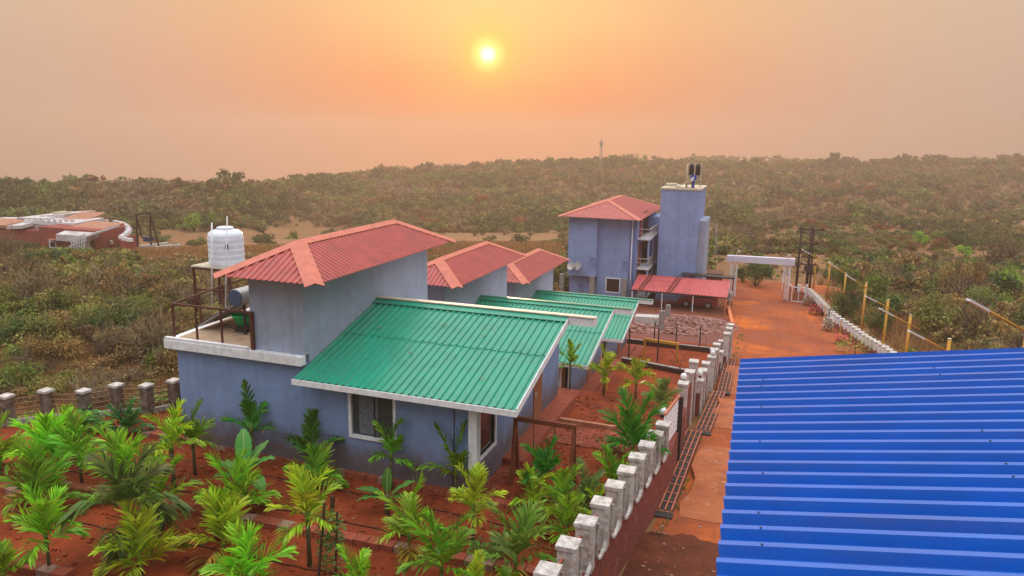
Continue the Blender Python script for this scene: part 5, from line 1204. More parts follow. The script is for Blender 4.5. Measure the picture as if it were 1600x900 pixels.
def banana(base, H, lb, seed, leaves):
    rs = np.random.RandomState(seed); b = Vector(base); t = thing('banana_plant', b, lb, 'banana plant', 'banana plants between the palms')
    MB().tube([b-Vector((0, 0, .05)), b+Vector((0, 0, H*.5))], [.07, .045], 10).build('stem', M_PSTEM, t)
    for (az, el, ln, wd, dr) in leaves:
        F = Fol(); p = np.array(b+Vector((0, 0, H*.45))); h = np.array([math.cos(az), math.sin(az), 0]); sd = np.array([-h[1], h[0], 0]); n = 14; e = el; C_ = []
        for i in range(n+1): C_.append(p.copy()); p = p+(h*math.cos(e)+np.array([0, 0, 1.])*math.sin(e))*ln/n; e -= dr/n
        for s_ in (-1, 1):
            Lp, Rp = [], []
            for i, q in enumerate(C_):
                f = i/n; w_ = wd*(0.04 if f < .16 else math.sin(math.pi*min(1, (f-.12)/.9))**.55+.02)*(1+.06*math.sin(i*2.7+s_))
                Lp.append(q); Rp.append(q+sd*s_*w_+np.array([0, 0, w_*.35-(.06*rs.rand())]))
            g = rs.uniform(.85, 1.15)
            F.strip(Lp, Rp, (.055*g, .22*g, .035*g), (.09*g, .27*g, .04*g))
        m2 = [q+np.array([0, 0, .004]) for q in C_]; F.strip([q-sd*.012 for q in m2], [q+sd*.012 for q in m2], (.28, .36, .12))
        np_mesh('leaf', F.v, F.q, F.c, M_PALM, t, tuple(b))
banana(at(385, 788, z=-9.6), 1.7, 'larger banana plant with broad smooth leaves before the blue wall at left', 1,
       [(2.2, 1.35, 1.25, .20, .5), (.4, 1.05, 1.0, .17, 1.0), (3.0, .55, 1.05, .17, .8), (3.5, .35, 1.15, .17, 1.2), (-.3, .6, .9, .19, 1.7), (1.2, 1.2, 1.1, .15, .8), (-1.2, .5, .6, .13, 1.3)])
banana(at(605, 806, z=-9.6), 1.15, 'smaller banana plant with one leaf held flat to the left, below the house window', 2,
       [(3.05, .25, .95, .15, .5), (1.9, 1.45, .75, .13, .2), (.35, .75, .85, .14, .4), (.0, .4, .7, .13, .5), (3.4, .1, .8, .13, .6)])
# leafy vine on wooden stakes, creeper near the fence
def leafy(name, lb, cat, boxc, size, n, seed, colr, leaf=.07, group=None, stems=None):
    rs = np.random.RandomState(seed); F = Fol(); c = np.array(boxc)
    for i in range(n):
        p = c+rs.uniform(-1, 1, 3)*np.array(size)*np.array([1, 1, 1]); a = rs.uniform(0, 6.28); d = np.array([math.cos(a), math.sin(a), rs.uniform(-.3, .6)]); s_ = np.cross(d, [0, 0, 1.]); s_ /= np.linalg.norm(s_)
        l = leaf*rs.uniform(.6, 1.3); g = rs.uniform(.6, 1.4); cc = (colr[0]*g, colr[1]*g, colr[2]*g)
        F.strip([p, p+d*l*.5-s_*l*.4, p+d*l], [p+s_*.002, p+d*l*.5+s_*l*.4, p+d*l+s_*.002], cc)
    return F
sb = at(512, 900, z=-9.6); t = thing('staked_vine', sb, 'leafy vine climbing two dark wooden stakes beside the pale yellow palm', 'vine')
MB().bar(at(497, 912, z=-9.6), at(507, 786, y=sb.y-.1), .045).bar(at(524, 905, z=-9.6), at(527, 800, y=sb.y), .035).bar(at(519, 800, y=sb.y+.3), at(520, 775, y=sb.y+.3), .07).build('stake', M_STAKE, t)
cen = at(517, 845, y=sb.y); F = leafy('', '', '', tuple(cen), (.26, .25, .62), 420, 5, (.13, .22, .05), .085)
np_mesh('foliage', F.v, F.q, F.c, M_LEAF, t, tuple(sb))
fb = at(140, 668, z=-9.6); t = thing('broadleaf_plant', fb, 'broad-leaved green creeper at the foot of the pipe fence', 'plant')
F = leafy('', '', '', (fb.x, fb.y, fb.z+.22), (.75, .35, .26), 330, 8, (.07, .26, .03), .17)
np_mesh('foliage', F.v, F.q, F.c, M_PALM, t, tuple(fb)); MB().tube([fb, fb+Vector((0, 0, .3))], .02, 6).build('stem', M_PSTEM, t)
fb = at(752, 905, z=-9.6); t = thing('broadleaf_plant', at(760, 870, z=-9.6), 'low weeds between the two palms at bottom centre', 'plant'); q = ORG[t.name]
F = leafy('', '', '', (q.x, q.y, q.z+.15), (.4, .3, .18), 200, 9, (.09, .22, .03), .11); np_mesh('foliage', F.v, F.q, F.c, M_PALM, t, tuple(q))
# flowers along the road wall
for (px, py, wpx, hpx, z, cf, cg, lb) in ((1281, 492, 22, 16, -15.5, (.65, .02, .04), (.10, .10, .04), 'deep red flowering bush by the white block wall, nearest to the gate'), (1299, 520, 14, 22, -15.3, (.72, .70, .62), (.08, .13, .05), 'white flowering bush between the red and pink ones by the road wall'),
                                      (1321, 540, 16, 14, -15.0, (.70, .05, .16), (.16, .17, .04), 'pink flowering bush by the road wall'), (1343, 556, 52, 30, -14.7, (.34, .36, .05), (.22, .26, .05), 'tall yellow-green grass clump in the strip beside the blue roof corner'),
                                      (1268, 478, 16, 16, -15.8, (.35, .24, .2), (.2, .14, .08), 'dry pale bush at the gate end of the road wall'), (1306, 505, 12, 26, -15.4, (.15, .2, .05), (.12, .13, .04), 'thin green shrub behind the white flowers by the road wall')):
    b = at(px, py, z=z); b.x -= .3; b.z = hz(b.x, b.y); dep = b.dot(_fw); W_, H_ = wpx*dep/F_/2, hpx*dep/F_
    t = thing('flowering_bush' if 'flower' in lb else 'low_bush', b, lb, 'bush', 'plants along the road wall'); F = Fol()
    for colr, n_, s_ in ((cf, 260, .1), (cg, 240, .09)):
        G_ = leafy('', '', '', (b.x, b.y, b.z+H_*(.62 if colr == cf else .4)), (W_, W_, H_*.42), n_, 12, colr, s_*1.4)
        for v_ in G_.v: F.v.append(v_)
        F.c += G_.c; F.q += [tuple(i+F.n for i in q) for q in G_.q]; F.n += G_.n
    np_mesh('foliage', F.v, F.q, F.c, M_LEAF, t, tuple(b)); MB().tube([b, b+Vector((0, 0, H_*.5))], .03, 5).build('stem', M_TRUNK, t)
for k, (px, py, hh, lb) in enumerate(((1062, 612, 1.9, 'leafless thin tree leaning in the yard beside the second group of wall pillars'), (1102, 545, 1.5, 'leafless thin bush before the third group of wall pillars'))):
    b = at(px, py, z=-11.9 if k == 0 else -13.8); rs = np.random.RandomState(40+k); t = thing('bare_tree', b, lb, 'bare tree', 'bare young trees in the yards'); m_ = MB()
    def grow(p, d, l, r, dep_):
        q = p+d*l; m_.tube([p, p.lerp(q, .5)+Vector(rs.uniform(-.04, .04, 3)*l), q], [r, r*.8, r*.62], 5, cap=False)
        if dep_:
            for _ in range(2 if dep_ > 1 else 3):
                nd = (d+Vector(rs.uniform(-.75, .75, 3))+Vector((0, 0, .15))).normalized(); grow(q, nd, l*rs.uniform(.55, .85), r*.6, dep_-1)
    grow(b, Vector((.1, 0, 1)).normalized(), hh*.4, .035, 4); m_.build('branches', M_TWIG if k else M_TRUNK, t)

rs_ = np.random.RandomState(77); F1, F2 = Fol(), Fol()
for k in range(2600):
    if k < 1500: x_, y_ = rs_.uniform(-22, -3.4), rs_.uniform(9.5, 27)
    else: x_, y_ = rs_.uniform(-2.4, 6), rs_.uniform(9, 70)
    if k < 1500 and (not inside(x_, y_) or (-16.7 < x_ < -7 and y_ > 17)): continue
    if k >= 1500 and rs_.rand() < (.8 if 0 < x_ < interp(y_, RW)-1.2 else 0): continue
    p = np.array([x_, y_, hz(x_, y_)+.045]); a = rs_.uniform(0, 6.28); d = np.array([math.cos(a), math.sin(a), rs_.uniform(-.1, .3)]); s_ = np.array([-math.sin(a), math.cos(a), rs_.uniform(-.2, .2)])
    l = rs_.uniform(.04, .16); g = rs_.uniform(.5, 1.3); F1.strip([p, p+d*l*.5-s_*l*.18, p+d*l], [p+s_*.002, p+d*l*.5+s_*l*.18, p+d*l+s_*.002], (.30*g, .19*g, .08*g))
for k in range(230):
    if k < 110: x_, y_ = rs_.uniform(-21, -3.6), rs_.uniform(9.5, 24)
    elif k < 170: y_ = rs_.uniform(11, 60); x_ = -2.35+rs_.uniform(-.15, .2)+.012*(y_-11)
    else: y_ = rs_.uniform(45, 84); x_ = interp(y_, RW)-rs_.uniform(.2, 1.2)
    if k < 110 and (not inside(x_, y_) or (-16.7 < x_ < -7 and y_ > 16.8)): continue
    z_ = hz(x_, y_)
    for q in range(14):
        a = rs_.uniform(0, 6.28); p = np.array([x_+rs_.normal(0, .06), y_+rs_.normal(0, .06), z_+.01]); d = np.array([math.cos(a)*.6, math.sin(a)*.6, rs_.uniform(.3, 1)]); s_ = np.array([-math.sin(a), math.cos(a), 0]); l = rs_.uniform(.06, .18); g = rs_.uniform(.6, 1.3)
        F2.strip([p, p+d*l*.5-s_*l*.16, p+d*l], [p+s_*.004, p+d*l*.5+s_*l*.16, p+d*l+s_*.002], (.12*g, .20*g, .03*g))
tag(np_mesh('leaf_litter', F1.v, F1.q, F1.c, M_LEAF), 'dry fallen leaves scattered on the red earth and the lane', 'leaf litter', kind='stuff')
tag(np_mesh('weeds', F2.v, F2.q, F2.c, M_LEAF), 'small green weeds along the beds, the wall foot and the road edge', 'weeds', kind='stuff')

# ---------------------------------------------------------------- shrubs and trees of the scrub
PAL = {'brown': [(.17, .105, .05), (.22, .13, .06), (.11, .075, .04), (.26, .18, .09)], 'olive': [(.12, .13, .035), (.17, .16, .045), (.09, .10, .03), (.22, .19, .07)],
       'dark': [(.035, .07, .022), (.055, .095, .028), (.025, .05, .02), (.09, .11, .035)], 'green': [(.16, .30, .035), (.22, .38, .04), (.11, .22, .03)], 'rust': [(.20, .065, .03), (.27, .10, .04), (.13, .05, .03)],
       'grey': [(.17, .13, .095), (.23, .18, .13), (.12, .09, .07)], 'bare': [(.12, .08, .05), (.16, .11, .07)], 'mid': [(.08, .14, .03), (.12, .18, .035), (.06, .10, .028), (.15, .17, .05)]}
BRI = np.array([1.32, 1.34, .92])
def shrub_data(seed, kind, R, H, nleaf, leaf, nclump=9, trunk=.15, twigs=40, spread=.42, twig_w=.02, flat=1.0):
    """leaf quads gathered in uneven clumps at branch ends; twigs as thin tapering ribbons"""
    rs = np.random.RandomState(seed); pal = np.array(PAL[kind])*BRI
    ang = rs.uniform(0, 6.28, nclump); rr = R*np.sqrt(rs.uniform(.02, 1, nclump))*.72; zz = H*(trunk+(1-trunk)*(rs.uniform(.25, .92, nclump)))*(1-.28*(rr/R)**2)
    cc = np.stack([rr*np.cos(ang), rr*np.sin(ang), zz], 1); cs = rs.uniform(.6, 1.25, nclump)
    ci = rs.randint(0, nclump, nleaf); off = rs.normal(0, 1, (nleaf, 3)); off /= np.linalg.norm(off, axis=1)[:, None]; off *= (rs.uniform(0, 1, nleaf)**.45)[:, None]
    P = cc[ci]+off*np.array([R*spread, R*spread, H*spread*.62*flat])*cs[ci][:, None]; P[:, 2] = np.maximum(P[:, 2], .03*H)
    nrm_ = off*.7+rs.normal(0, .6, (nleaf, 3))+np.array([0, 0, .5]); nrm_ /= np.linalg.norm(nrm_, axis=1)[:, None]
    u = np.cross(nrm_, rs.normal(0, 1, (nleaf, 3))); u /= np.linalg.norm(u, axis=1)[:, None]; v = np.cross(nrm_, u)
    s = leaf*rs.uniform(.5, 1.3, nleaf)[:, None]; u = u*s; v = v*s*.62
    V_ = np.stack([P-u, P-v*.9+u*.1, P+u, P+v], 1).reshape(-1, 3)
    cl = pal[rs.randint(0, len(pal), nclump)][ci]*rs.uniform(.65, 1.4, (nleaf, 1))
    C = np.repeat(cl, 4, 0); Q = np.arange(len(V_)).reshape(-1, 4)
    TV, TQ, TC = [], [], []; n0 = 0
    def rib(a, b, w0, w1, c):
        nonlocal n0
        d = b-a; s1 = np.cross(d, [.3, .2, 1.]); s1 = s1/(np.linalg.norm(s1)+1e-6); s2 = np.cross(d, s1); s2 = s2/(np.linalg.norm(s2)+1e-6)
        for s_ in (s1, s2):
            TV.extend([a-s_*w0, a+s_*w0, b+s_*w1, b-s_*w1]); TC.extend([c]*4); TQ.append((n0, n0+1, n0+2, n0+3)); n0 += 4
    for k in range(nclump):
        c = cc[k]; m = np.array([c[0]*.35, c[1]*.35, c[2]*.45])+rs.uniform(-.1, .1, 3)*R; bc = np.array([.09, .065, .045])*rs.uniform(.6, 1.8)
        rib(np.array([0, 0, -.1]), m, twig_w*1.6, twig_w*1.1, bc); rib(m, c, twig_w*1.1, twig_w*.5, bc)
    for k in range(twigs):
        c = cc[rs.randint(nclump)]*rs.uniform(.3, .95); d = rs.normal(0, 1, 3); d[2] = abs(d[2])*1.1; d /= np.linalg.norm(d); l = R*rs.uniform(.25, .75); m = c+d*l*.5; e = m+(d+rs.normal(0, .35, 3))*l*.5
        tc_ = np.array([.32, .25, .16])*rs.uniform(.4, 1.15); rib(c, m, twig_w*.6, twig_w*.42, tc_); rib(m, e, twig_w*.42, twig_w*.12, tc_)
    return (V_, Q, C), (np.array(TV), np.array(TQ), np.array(TC))
# prototypes: unit shrubs (R = 1, H = 1) reused at many sizes
PROTO = {}
def proto_mesh(kind, var, lod):
    key = (kind, var, lod)
    if key not in PROTO:
        n, lf, tw = {0: (2300, .046, 80), 1: (900, .072, 36), 2: (270, .125, 10), 3: (110, .19, 3)}[lod]
        if kind == 'grey': n = int(n*.42)
        if kind == 'bare': n = int(n*.03); tw = int(tw*3.2)
        sd = var*17+{'brown': 1, 'olive': 2, 'dark': 3, 'green': 4, 'rust': 5, 'grey': 6, 'mid': 7, 'bare': 8}[kind]
        PROTO[key] = shrub_data(sd, kind, 1, 1, n, lf, nclump=(14, 11, 7, 5)[lod], twigs=tw*(2 if kind in ('brown', 'grey') else 1), twig_w=(.013, .016, .02, .02)[lod]*(1.5 if kind == 'bare' else 1))
    return PROTO[key]
MESHES = {}
def shrub_thing(name, kind, var, lod, loc, sx, sz, rz, lb, cat='bush', group=None):
    key = (kind, var, lod)
    if key not in MESHES:
        (V_, Q, C), (TV, TQ, TC) = proto_mesh(*key); MESHES[key] = []
        for nm_, a, b, c in (('crown', V_, Q, C), ('branches', TV, TQ, TC)):
            o = np_mesh(nm_, a, b, c, M_LEAF); MESHES[key].append(o.data); bpy.data.objects.remove(o)
    t = thing(name, loc, lb, cat, group); t.rotation_euler.z = rz; t.scale = (sx, sx, sz)
    for nm_, me in zip(('crown', 'branches'), MESHES[key]):
        o = bpy.data.objects.new(nm_, me); col.objects.link(o); o.parent = t
    return t
rng = random.Random(11)
def px_of(p):
    d = p.dot(_fw); return (800+F_*p.dot(_rt)/d, 450-F_*p.dot(_up)/d, d)
# ---- particular trees and bushes, one by one: (foot px, y depth or None, crown width px, height px, kind, label)
def special(name, foot, wpx, hpx, kind, lb, cat, z=None, lod=0, var=None, y=None, group=None):
    if y is None:
        lo, hi = 14., 300.
        for _ in range(40):   # walk along the ray to the ground
            mid = (lo+hi)/2; p = at(*foot, y=mid)
            if p.z > hz(p.x, p.y): lo = mid
            else: hi = mid
        y = lo
    p = at(*foot, y=y); p.z = hz(p.x, p.y)-.05; dep = p.dot(_fw)
    return shrub_thing(name, kind, rng.randint(0, 5) if var is None else var, lod, p, wpx*dep/F_/2*1.05, hpx*dep/F_*1.02, rng.uniform(0, 6.28), lb, cat, group)
special('dense_tree', (1180, 447), 52, 46, 'dark', 'dense dark green tree framed under the white gate beam', 'tree', var=1)
special('dense_tree', (1160, 440), 34, 28, 'dark', 'lower dark bush just left of the tree under the gate beam', 'bush', var=3)
special('bright_tree', (1216, 394), 17, 18, 'green', 'small bright lime tree just above the middle of the gate beam', 'tree', lod=1)
special('bright_tree', (1437, 386), 27, 26, 'green', 'bright green round tree alone in the brown scrub above the blue roof', 'tree', lod=1)
special('bright_tree', (1506, 402), 27, 20, 'green', 'low bright lime bush right of the round bright green tree', 'bush', lod=1)
special('bright_tree', (1120, 392), 14, 18, 'green', 'tiny bright green tree beside the pale pole behind the tower', 'tree', lod=1)
special('bright_tree', (1572, 462), 56, 44, 'green', 'bright green leafy tree near the right picture edge', 'tree')
special('green_bush', (1545, 500), 70, 50, 'mid', 'mid green bush in front of the bright tree at the right edge', 'bush')
special('bare_tree', (1560, 430), 88, 66, 'bare', 'spreading leafless grey tree with two dark trunks near the right edge', 'bare tree', var=2)
special('bare_tree', (1490, 335), 40, 46, 'bare', 'hazy leafless purple-grey tree on the slope at upper right', 'bare tree', lod=1)
special('green_bush', (1324, 462), 50, 44, 'mid', 'green bush right beside the second pair of yellow poles', 'bush')
special('green_bush', (1316, 500), 46, 52, 'dark', 'dark bush growing behind the pole where the road wall bends', 'bush')
special('green_bush', (1372, 482), 70, 54, 'mid', 'broad green bush crossed by the lamp arms', 'bush')
special('green_bush', (1410, 466), 90, 40, 'dark', 'long dark green thicket in the middle of the right scrub', 'bush')
special('green_bush', (1372, 525), 40, 42, 'dark', 'dark bush between two yellow poles above the blue roof', 'bush')
special('green_bush', (1470, 530), 110, 66, 'olive', 'large olive thicket just above the middle of the blue roof edge', 'bush')
special('bare_tree', (1500, 478), 70, 78, 'brown', 'tall brown dry tree with tangled branches right of the dark thicket', 'tree', var=1)
special('dry_bush', (1435, 500), 46, 36, 'grey', 'pale dead bush of curly bare branches above the blue roof', 'bush', var=4)
special('green_bush', (1130, 352), 62, 34, 'dark', 'dark evergreen clump right of the top of the blue tower', 'tree', lod=1)
special('green_bush', (1160, 360), 60, 38, 'mid', 'green tree clump above the left end of the gate', 'tree', lod=1)
special('bright_tree', (304, 360), 36, 28, 'green', 'soft bright green tree at the far edge of the brown clearing', 'tree', lod=1)
special('evergreen_tree', (372, 330), 46, 34, 'dark', 'dark evergreen on the left hillside, first of a row of three', 'tree', lod=1, var=0)
special('evergreen_tree', (318, 312), 60, 26, 'dark', 'wide dark evergreen above the first of the row, on the left hillside', 'tree', lod=1, var=2)
special('evergreen_tree', (438, 334), 42, 34, 'dark', 'rightmost round dark evergreen on the left hillside above the red roof', 'tree', lod=1, var=3)
special('evergreen_tree', (404, 336), 36, 26, 'dark', 'smaller dark evergreen between two bigger ones on the left hillside', 'tree', lod=1, var=4)
special('evergreen_tree', (1126, 268), 18, 20, 'dark', 'lone tree standing above the skyline behind the blue tower', 'tree', lod=1, var=4)
special('green_bush', (170, 545), 110, 66, 'dark', 'blackish green bush in the middle of the left scrub', 'bush', var=5)
special('green_bush', (205, 500), 70, 42, 'mid', 'green bush right above the blackish one in the left scrub', 'bush')
special('lime_bush', (101, 606), 44, 20, 'green', 'lime green bush of feathery fronds just behind the pipe fence', 'bush', var=2)
special('lime_bush', (52, 530), 38, 38, 'green', 'lime green leafy bush in the left scrub near the picture edge', 'bush', var=3)
special('lime_bush', (160, 466), 40, 30, 'green', 'yellow-green bush on top of the left thicket below the stair of the red house', 'bush', var=1)
special('green_bush', (22, 625), 84, 60, 'mid', 'leafy green bush behind the fence at the left picture edge', 'bush', var=0)
special('green_bush', (250, 592), 60, 44, 'mid', 'green bush squeezed between the fence and the corner of the blue house', 'bush', var=4)
special('green_bush', (228, 560), 60, 46, 'olive', 'olive bush left of the terrace slab of the nearest cottage', 'bush', var=2)
special('bare_tree', (58, 500), 100, 90, 'bare', 'big leafless tree with dark forked trunk at far left', 'bare tree', var=3)
special('bare_tree', (142, 412), 56, 52, 'bare', 'leafless tree with dark branches in front of the white stair of the red house', 'bare tree', var=1)
special('bare_tree', (18, 420), 60, 60, 'bare', 'leafless tree in front of the red house at the left edge', 'bare tree', var=5)
special('rust_bush', (150, 428), 60, 24, 'rust', 'rust red bush below the bare tree and the red house', 'bush', var=1)
special('dry_bush', (90, 575), 90, 60, 'brown', 'dry brown bush of arching twigs behind the fence at left', 'bush', var=3)
special('dry_bush', (260, 530), 50, 50, 'brown', 'dry straw-coloured bush at the left side of the terrace', 'bush', var=4)

# ---- the rest of the scrub
def blocked(x, y):
    if inside(x, y) and y < 60: return True
    if -19.5 < x < 0 and 50 < y < 84: return True
    if interp(y, [(0, -3), (90, -5)]) < x < interp(y, RW)+1.3 and y < 89: return True
    if 3 < x < 42 and 81.6 < y < 88.4: return True
    if -14 < x < 5 and 80 < y < 90: return True
    if -1 < x < 15 and y < 16: return True
    if xleft(y)-1.4 < x and x < 0 and y < 24: return True
    p = Vector((x, y, hz(x, y))); q = px_of(p)
    if q[2] < 5: return True
    u, v_ = q[0], q[1]
    if 20 < u < 285 and 70 < y < 108 and 345 < v_ < 398 and u < 215: return True      # red compound
    if y > 62 and x < -30 and 60 < u < 215 and 384 < v_ < 402: return True
    return False
def thin(x, y):
    """places where the brown clearing shows"""
    p = Vector((x, y, hz(x, y))); u, v_, _ = px_of(p)
    if 210 < u < 880 and 352+.012*(880-u) < v_ < 410 and not (u > 560 and v_ < 364): return .96
    if 1100 < u < 1300 and 398 < v_ < 470: return .85
    if 1290 < u < 1600 and 398 < v_ < 425: return .55
    if 1320 < u < 1480 and 515 < v_ < 550: return .6
    return 0
cand = []
tries = 0
def visible_px(p, mrg=60):
    u, v_, d = px_of(p); return d > 4 and -mrg < u < 1600+mrg and v_ < 960
while tries < 60000 and len(cand) < 3500:
    tries += 1
    az = rad(rng.uniform(-58, 19)); r = math.sqrt(rng.uniform(18**2, 135**2)); x, y = r*math.sin(az), r*math.cos(az)
    if rng.random() > min(1, 70/r)**.4 or blocked(x, y): continue
    p = Vector((x, y, hz(x, y)-.05))
    if not visible_px(p): continue
    th_ = thin(x, y)
    if rng.random() < th_: continue
    n_ = vnoise(x*1.3+5, y*1.3)+rng.uniform(-.7, .7)
    left_ = x < -10
    if left_: kind = 'dark' if n_ < -.95 else 'mid' if n_ < -.6 else 'olive' if n_ < .25 else 'brown' if n_ < .85 else ('grey' if rng.random() < .5 else 'bare' if rng.random() < .7 else 'rust')
    else: kind = 'dark' if n_ < -.95 else 'mid' if n_ < -.55 else 'olive' if n_ < .0 else 'brown' if n_ < .75 else ('grey' if rng.random() < .45 else 'bare' if rng.random() < .8 else 'rust')
    if rng.random() < (.035 if left_ else .05): kind = 'green'
    if rng.random() < .10: kind = 'bare'
    R_ = rng.uniform(.7, 1.7)*(1.25 if r > 60 else 1); H_ = R_*rng.uniform(.85, 1.45)
    if left_ and 200 < px_of(p)[0] < 880 and 410 <= px_of(p)[1] < 450: H_ *= .45
    if th_ > 0 or (r < 45 and rng.random() < .3): R_ *= .5; H_ *= .45
    if kind == 'green': R_ *= .6; H_ *= .6
    if kind == 'bare' and (not left_ or px_of(p)[1] > 450): H_ *= 1.5; R_ *= 1.1
    # keep low close to the road wall and the fence so that they stay in sight
    if not left_ and x < interp(y, RW)+4 and y < 88: R_ *= .55; H_ *= .5
    if left_ and y < 26: H_ *= .5; R_ *= .75
    u, v_, d = px_of(p); top_ = v_-H_*F_/d
    if u < 290 and top_ < 389 < v_+6 and left_: H_ *= max(.12, (v_-389)/(v_-top_))
    if not left_ and u > 1100 and 395 < v_ and top_ < 392: H_ *= .6
    cand.append((H_*R_/(r*r), p, kind, R_, H_))
cand.sort(key=lambda c: -c[0])
where = {True: 'in the scrub left of the cottages', False: 'in the scrub right of the dirt road'}
KN = {'brown': ('dry_bush', 'brown twiggy bush'), 'olive': ('scrub_bush', 'olive leafy bush'), 'dark': ('scrub_bush', 'blackish green bush'), 'mid': ('scrub_bush', 'plain green bush'), 'green': ('lime_bush', 'bright lime bush'), 'rust': ('rust_bush', 'rust red bush'), 'grey': ('dry_bush', 'greyish dried bush'), 'bare': ('bare_bush', 'leafless branchy bush')}
NI = 230
for (s_, p, kind, R_, H_) in cand[:NI]:
    r = p.length; w_ = p.x < -10 and p.y < 200
    u, v_, _d = px_of(p); tq = v_-H_*F_/_d*.5
    if p.x < -16:
        if u < 60: k2 = 'at the left picture edge beyond the pipe fence'
        elif tq > 560: k2 = 'close behind the pipe fence'
        elif tq < 430: k2 = 'below the red house and clearing'
        elif u < 130 and tq > 480: k2 = 'between the left picture edge and the blackish bush'
        elif u > 205: k2 = 'left of the white water tank' if tq < 455 else 'left of the terrace railing' if tq < 515 else 'by the left end of the terrace slab'
        elif tq < 495: k2 = 'in the upper part of the left thicket'
        else: k2 = 'in the lower part of the left thicket'
    elif u < 1230: k2 = 'behind the buildings and the gate'
    elif tq > 500: k2 = 'just above the far edge of the blue roof'
    elif u > 1500: k2 = 'near the right picture edge'
    elif u < 1400: k2 = 'beside the yellow lamp poles'
    else: k2 = 'in the middle of the right scrub'
    k2 = ('small, ' if H_*F_/_d < 24 else 'middling, ' if H_*F_/_d < 36 else 'large, ' if H_ < R_*1.15 else 'tall, ')+k2
    shrub_thing(KN[kind][0], kind, rng.randint(0, 5), 0 if r < 60 else 1, p, R_, H_, rng.uniform(0, 6.28), KN[kind][1]+', '+k2, 'bush', KN[kind][1]+'es, '+k2)
def merge(name, items, lb, cat):
    VV, QQ, CC = [], [], []; n0 = 0
    for (p, kind, R_, H_, lod) in items:
        (V_, Q, C), (TV, TQ, TC) = proto_mesh(kind, rng.randint(0, 5), lod); a = rng.uniform(0, 6.28); ca, sa = math.cos(a), math.sin(a); tint = rng.uniform(.82, 1.18)
        for (A_, B_, D_) in ((V_, Q, C), (TV, TQ, TC)):
            X = np.stack([(A_[:, 0]*ca-A_[:, 1]*sa)*R_+p.x, (A_[:, 0]*sa+A_[:, 1]*ca)*R_+p.y, A_[:, 2]*H_+p.z], 1)
            VV.append(X); QQ.append(B_+n0); CC.append(D_*tint); n0 += len(X)
    V_ = np.concatenate(VV); o = np_mesh(name, V_, np.concatenate(QQ), np.concatenate(CC), M_LEAF)
    return tag(o, lb, cat, kind='stuff')
items = [(p, k, R_, H_, 1 if p.length < 75 else 2) for (_, p, k, R_, H_) in cand[NI:]]
merge('scrub_thicket', items, 'tangle of dry and green scrub filling the plain around the buildings', 'scrub')
# dry grass
def grass(name, n, boxes, lb, colr, h=.35, seed=1):
    rs = np.random.RandomState(seed); V_, C = [], []
    pts = []
    while len(pts) < n:
        bx_ = boxes[rs.randint(len(boxes))]; az = rad(rs.uniform(bx_[0], bx_[1])); r = math.sqrt(rs.uniform(bx_[2]**2, bx_[3]**2)); x, y = r*math.sin(az), r*math.cos(az)
        if blocked(x, y): continue
        pts.append((x, y, hz(x, y)))
    P = np.array(pts); P = np.repeat(P, 7, 0); m_ = len(P); P[:, :2] += rs.normal(0, .16, (m_, 2)); r = np.hypot(P[:, 0], P[:, 1])[:, None]
    a = rs.uniform(0, 6.28, m_); w_ = np.stack([np.cos(a), np.sin(a), np.zeros(m_)], 1)*.012*(r/28); tip = rs.normal(0, .16, (m_, 3)); tip[:, 2] = h*rs.uniform(.5, 1.5, m_); tip *= np.minimum(1.8, r/30)
    V_ = np.stack([P-w_, P+w_, P+tip*.99+w_*.2, P+tip-w_*.2], 1).reshape(-1, 3); c = np.array(colr)[rs.randint(0, len(colr), m_)]*rs.uniform(.6, 1.3, (m_, 1))
    o = np_mesh(name, V_, np.arange(len(V_)).reshape(-1, 4), np.repeat(c, 4, 0), M_LEAF); return tag(o, lb, 'grass', kind='stuff')
grass('dry_grass', 34000, [(-58, -30, 22, 70), (-58, -40, 20, 45), (0, 19, 40, 90), (-48, -14, 80, 130), (-48, -14, 90, 135)], 'dry tan grass covering the ground between the bushes', [(.44, .25, .09), (.33, .18, .07), (.50, .32, .12), (.26, .18, .06), (.38, .15, .06)], .38, 3)
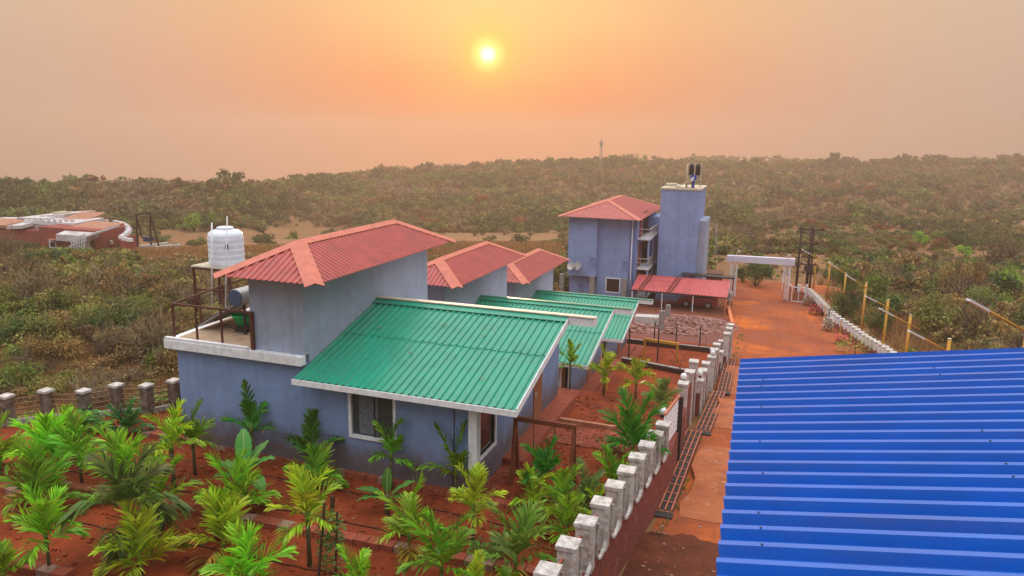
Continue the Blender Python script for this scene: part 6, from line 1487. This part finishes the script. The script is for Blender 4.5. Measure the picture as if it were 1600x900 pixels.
# far wood on the hills
fw_items = []; tries = 0
while len(fw_items) < 13500 and tries < 80000:
    tries += 1; az = rng.uniform(-58, 19); aa = max(-119, min(89, az)); Rm = interp(aa, [(p[0], p[2]) for p in SKY])*1.12
    r = math.sqrt(rng.uniform(118**2, Rm**2)) if rng.random() < .6 else rng.uniform(118, Rm); x, y = r*math.sin(rad(az)), r*math.cos(rad(az))
    if rng.random() < thin(x, y)*.98: continue
    n_ = vnoise(x*.22+3, y*.22)+rng.uniform(-.5, .5)
    kind = 'dark' if n_ < -.6 else 'mid' if n_ < -.3 else 'olive' if n_ < .15 else 'brown' if n_ < .45 else 'grey'
    if rng.random() < .008: kind = 'green'
    if rng.random() < .02: kind = 'rust'
    R_ = (1.2+2.1*rng.random()**2.4)*(1+max(0, r-150)/900); H_ = R_*rng.uniform(.85, 1.5)
    if rng.random() < .07: R_ *= 1.7; H_ *= 1.35; kind = rng.choice(['dark', 'dark', 'mid', 'olive'])
    if r < 240: q_ = .55+.45*(r-118)/122; R_ *= q_; H_ *= q_*.9
    fw_items.append((Vector((x, y, hz(x, y)-.2)), kind, R_, H_, 1 if r < 180 else 2 if r < 300 else 3))
for k in range(420):
    az = rng.uniform(-9, 6); r = rng.uniform(700, 815); x, y = r*math.sin(rad(az)), r*math.cos(rad(az)); R_ = rng.uniform(3, 5.5); fw_items.append((Vector((x, y, hz(x, y)-.3)), 'olive', R_, R_*1.3, 3))
merge('hill_woodland', fw_items, 'mixed brown and green woodland covering the hills to the skyline', 'woodland')

# ---------------------------------------------------------------- haze
hm = bpy.data.materials.new('haze_air'); hm.use_nodes = True; t_ = hm.node_tree; t_.nodes.clear()
ho = t_.nodes.new('ShaderNodeOutputMaterial'); pv = t_.nodes.new('ShaderNodeVolumePrincipled'); t_.links.new(pv.outputs[0], ho.inputs['Volume'])
pv.inputs['Color'].default_value = (.58, .47, .41, 1); pv.inputs['Density'].default_value = HAZE; pv.inputs['Anisotropy'].default_value = .5
hb = MB().box(-905, 905, -65, 1005, -130, 13.0).build('haze', hm, kind='stuff')
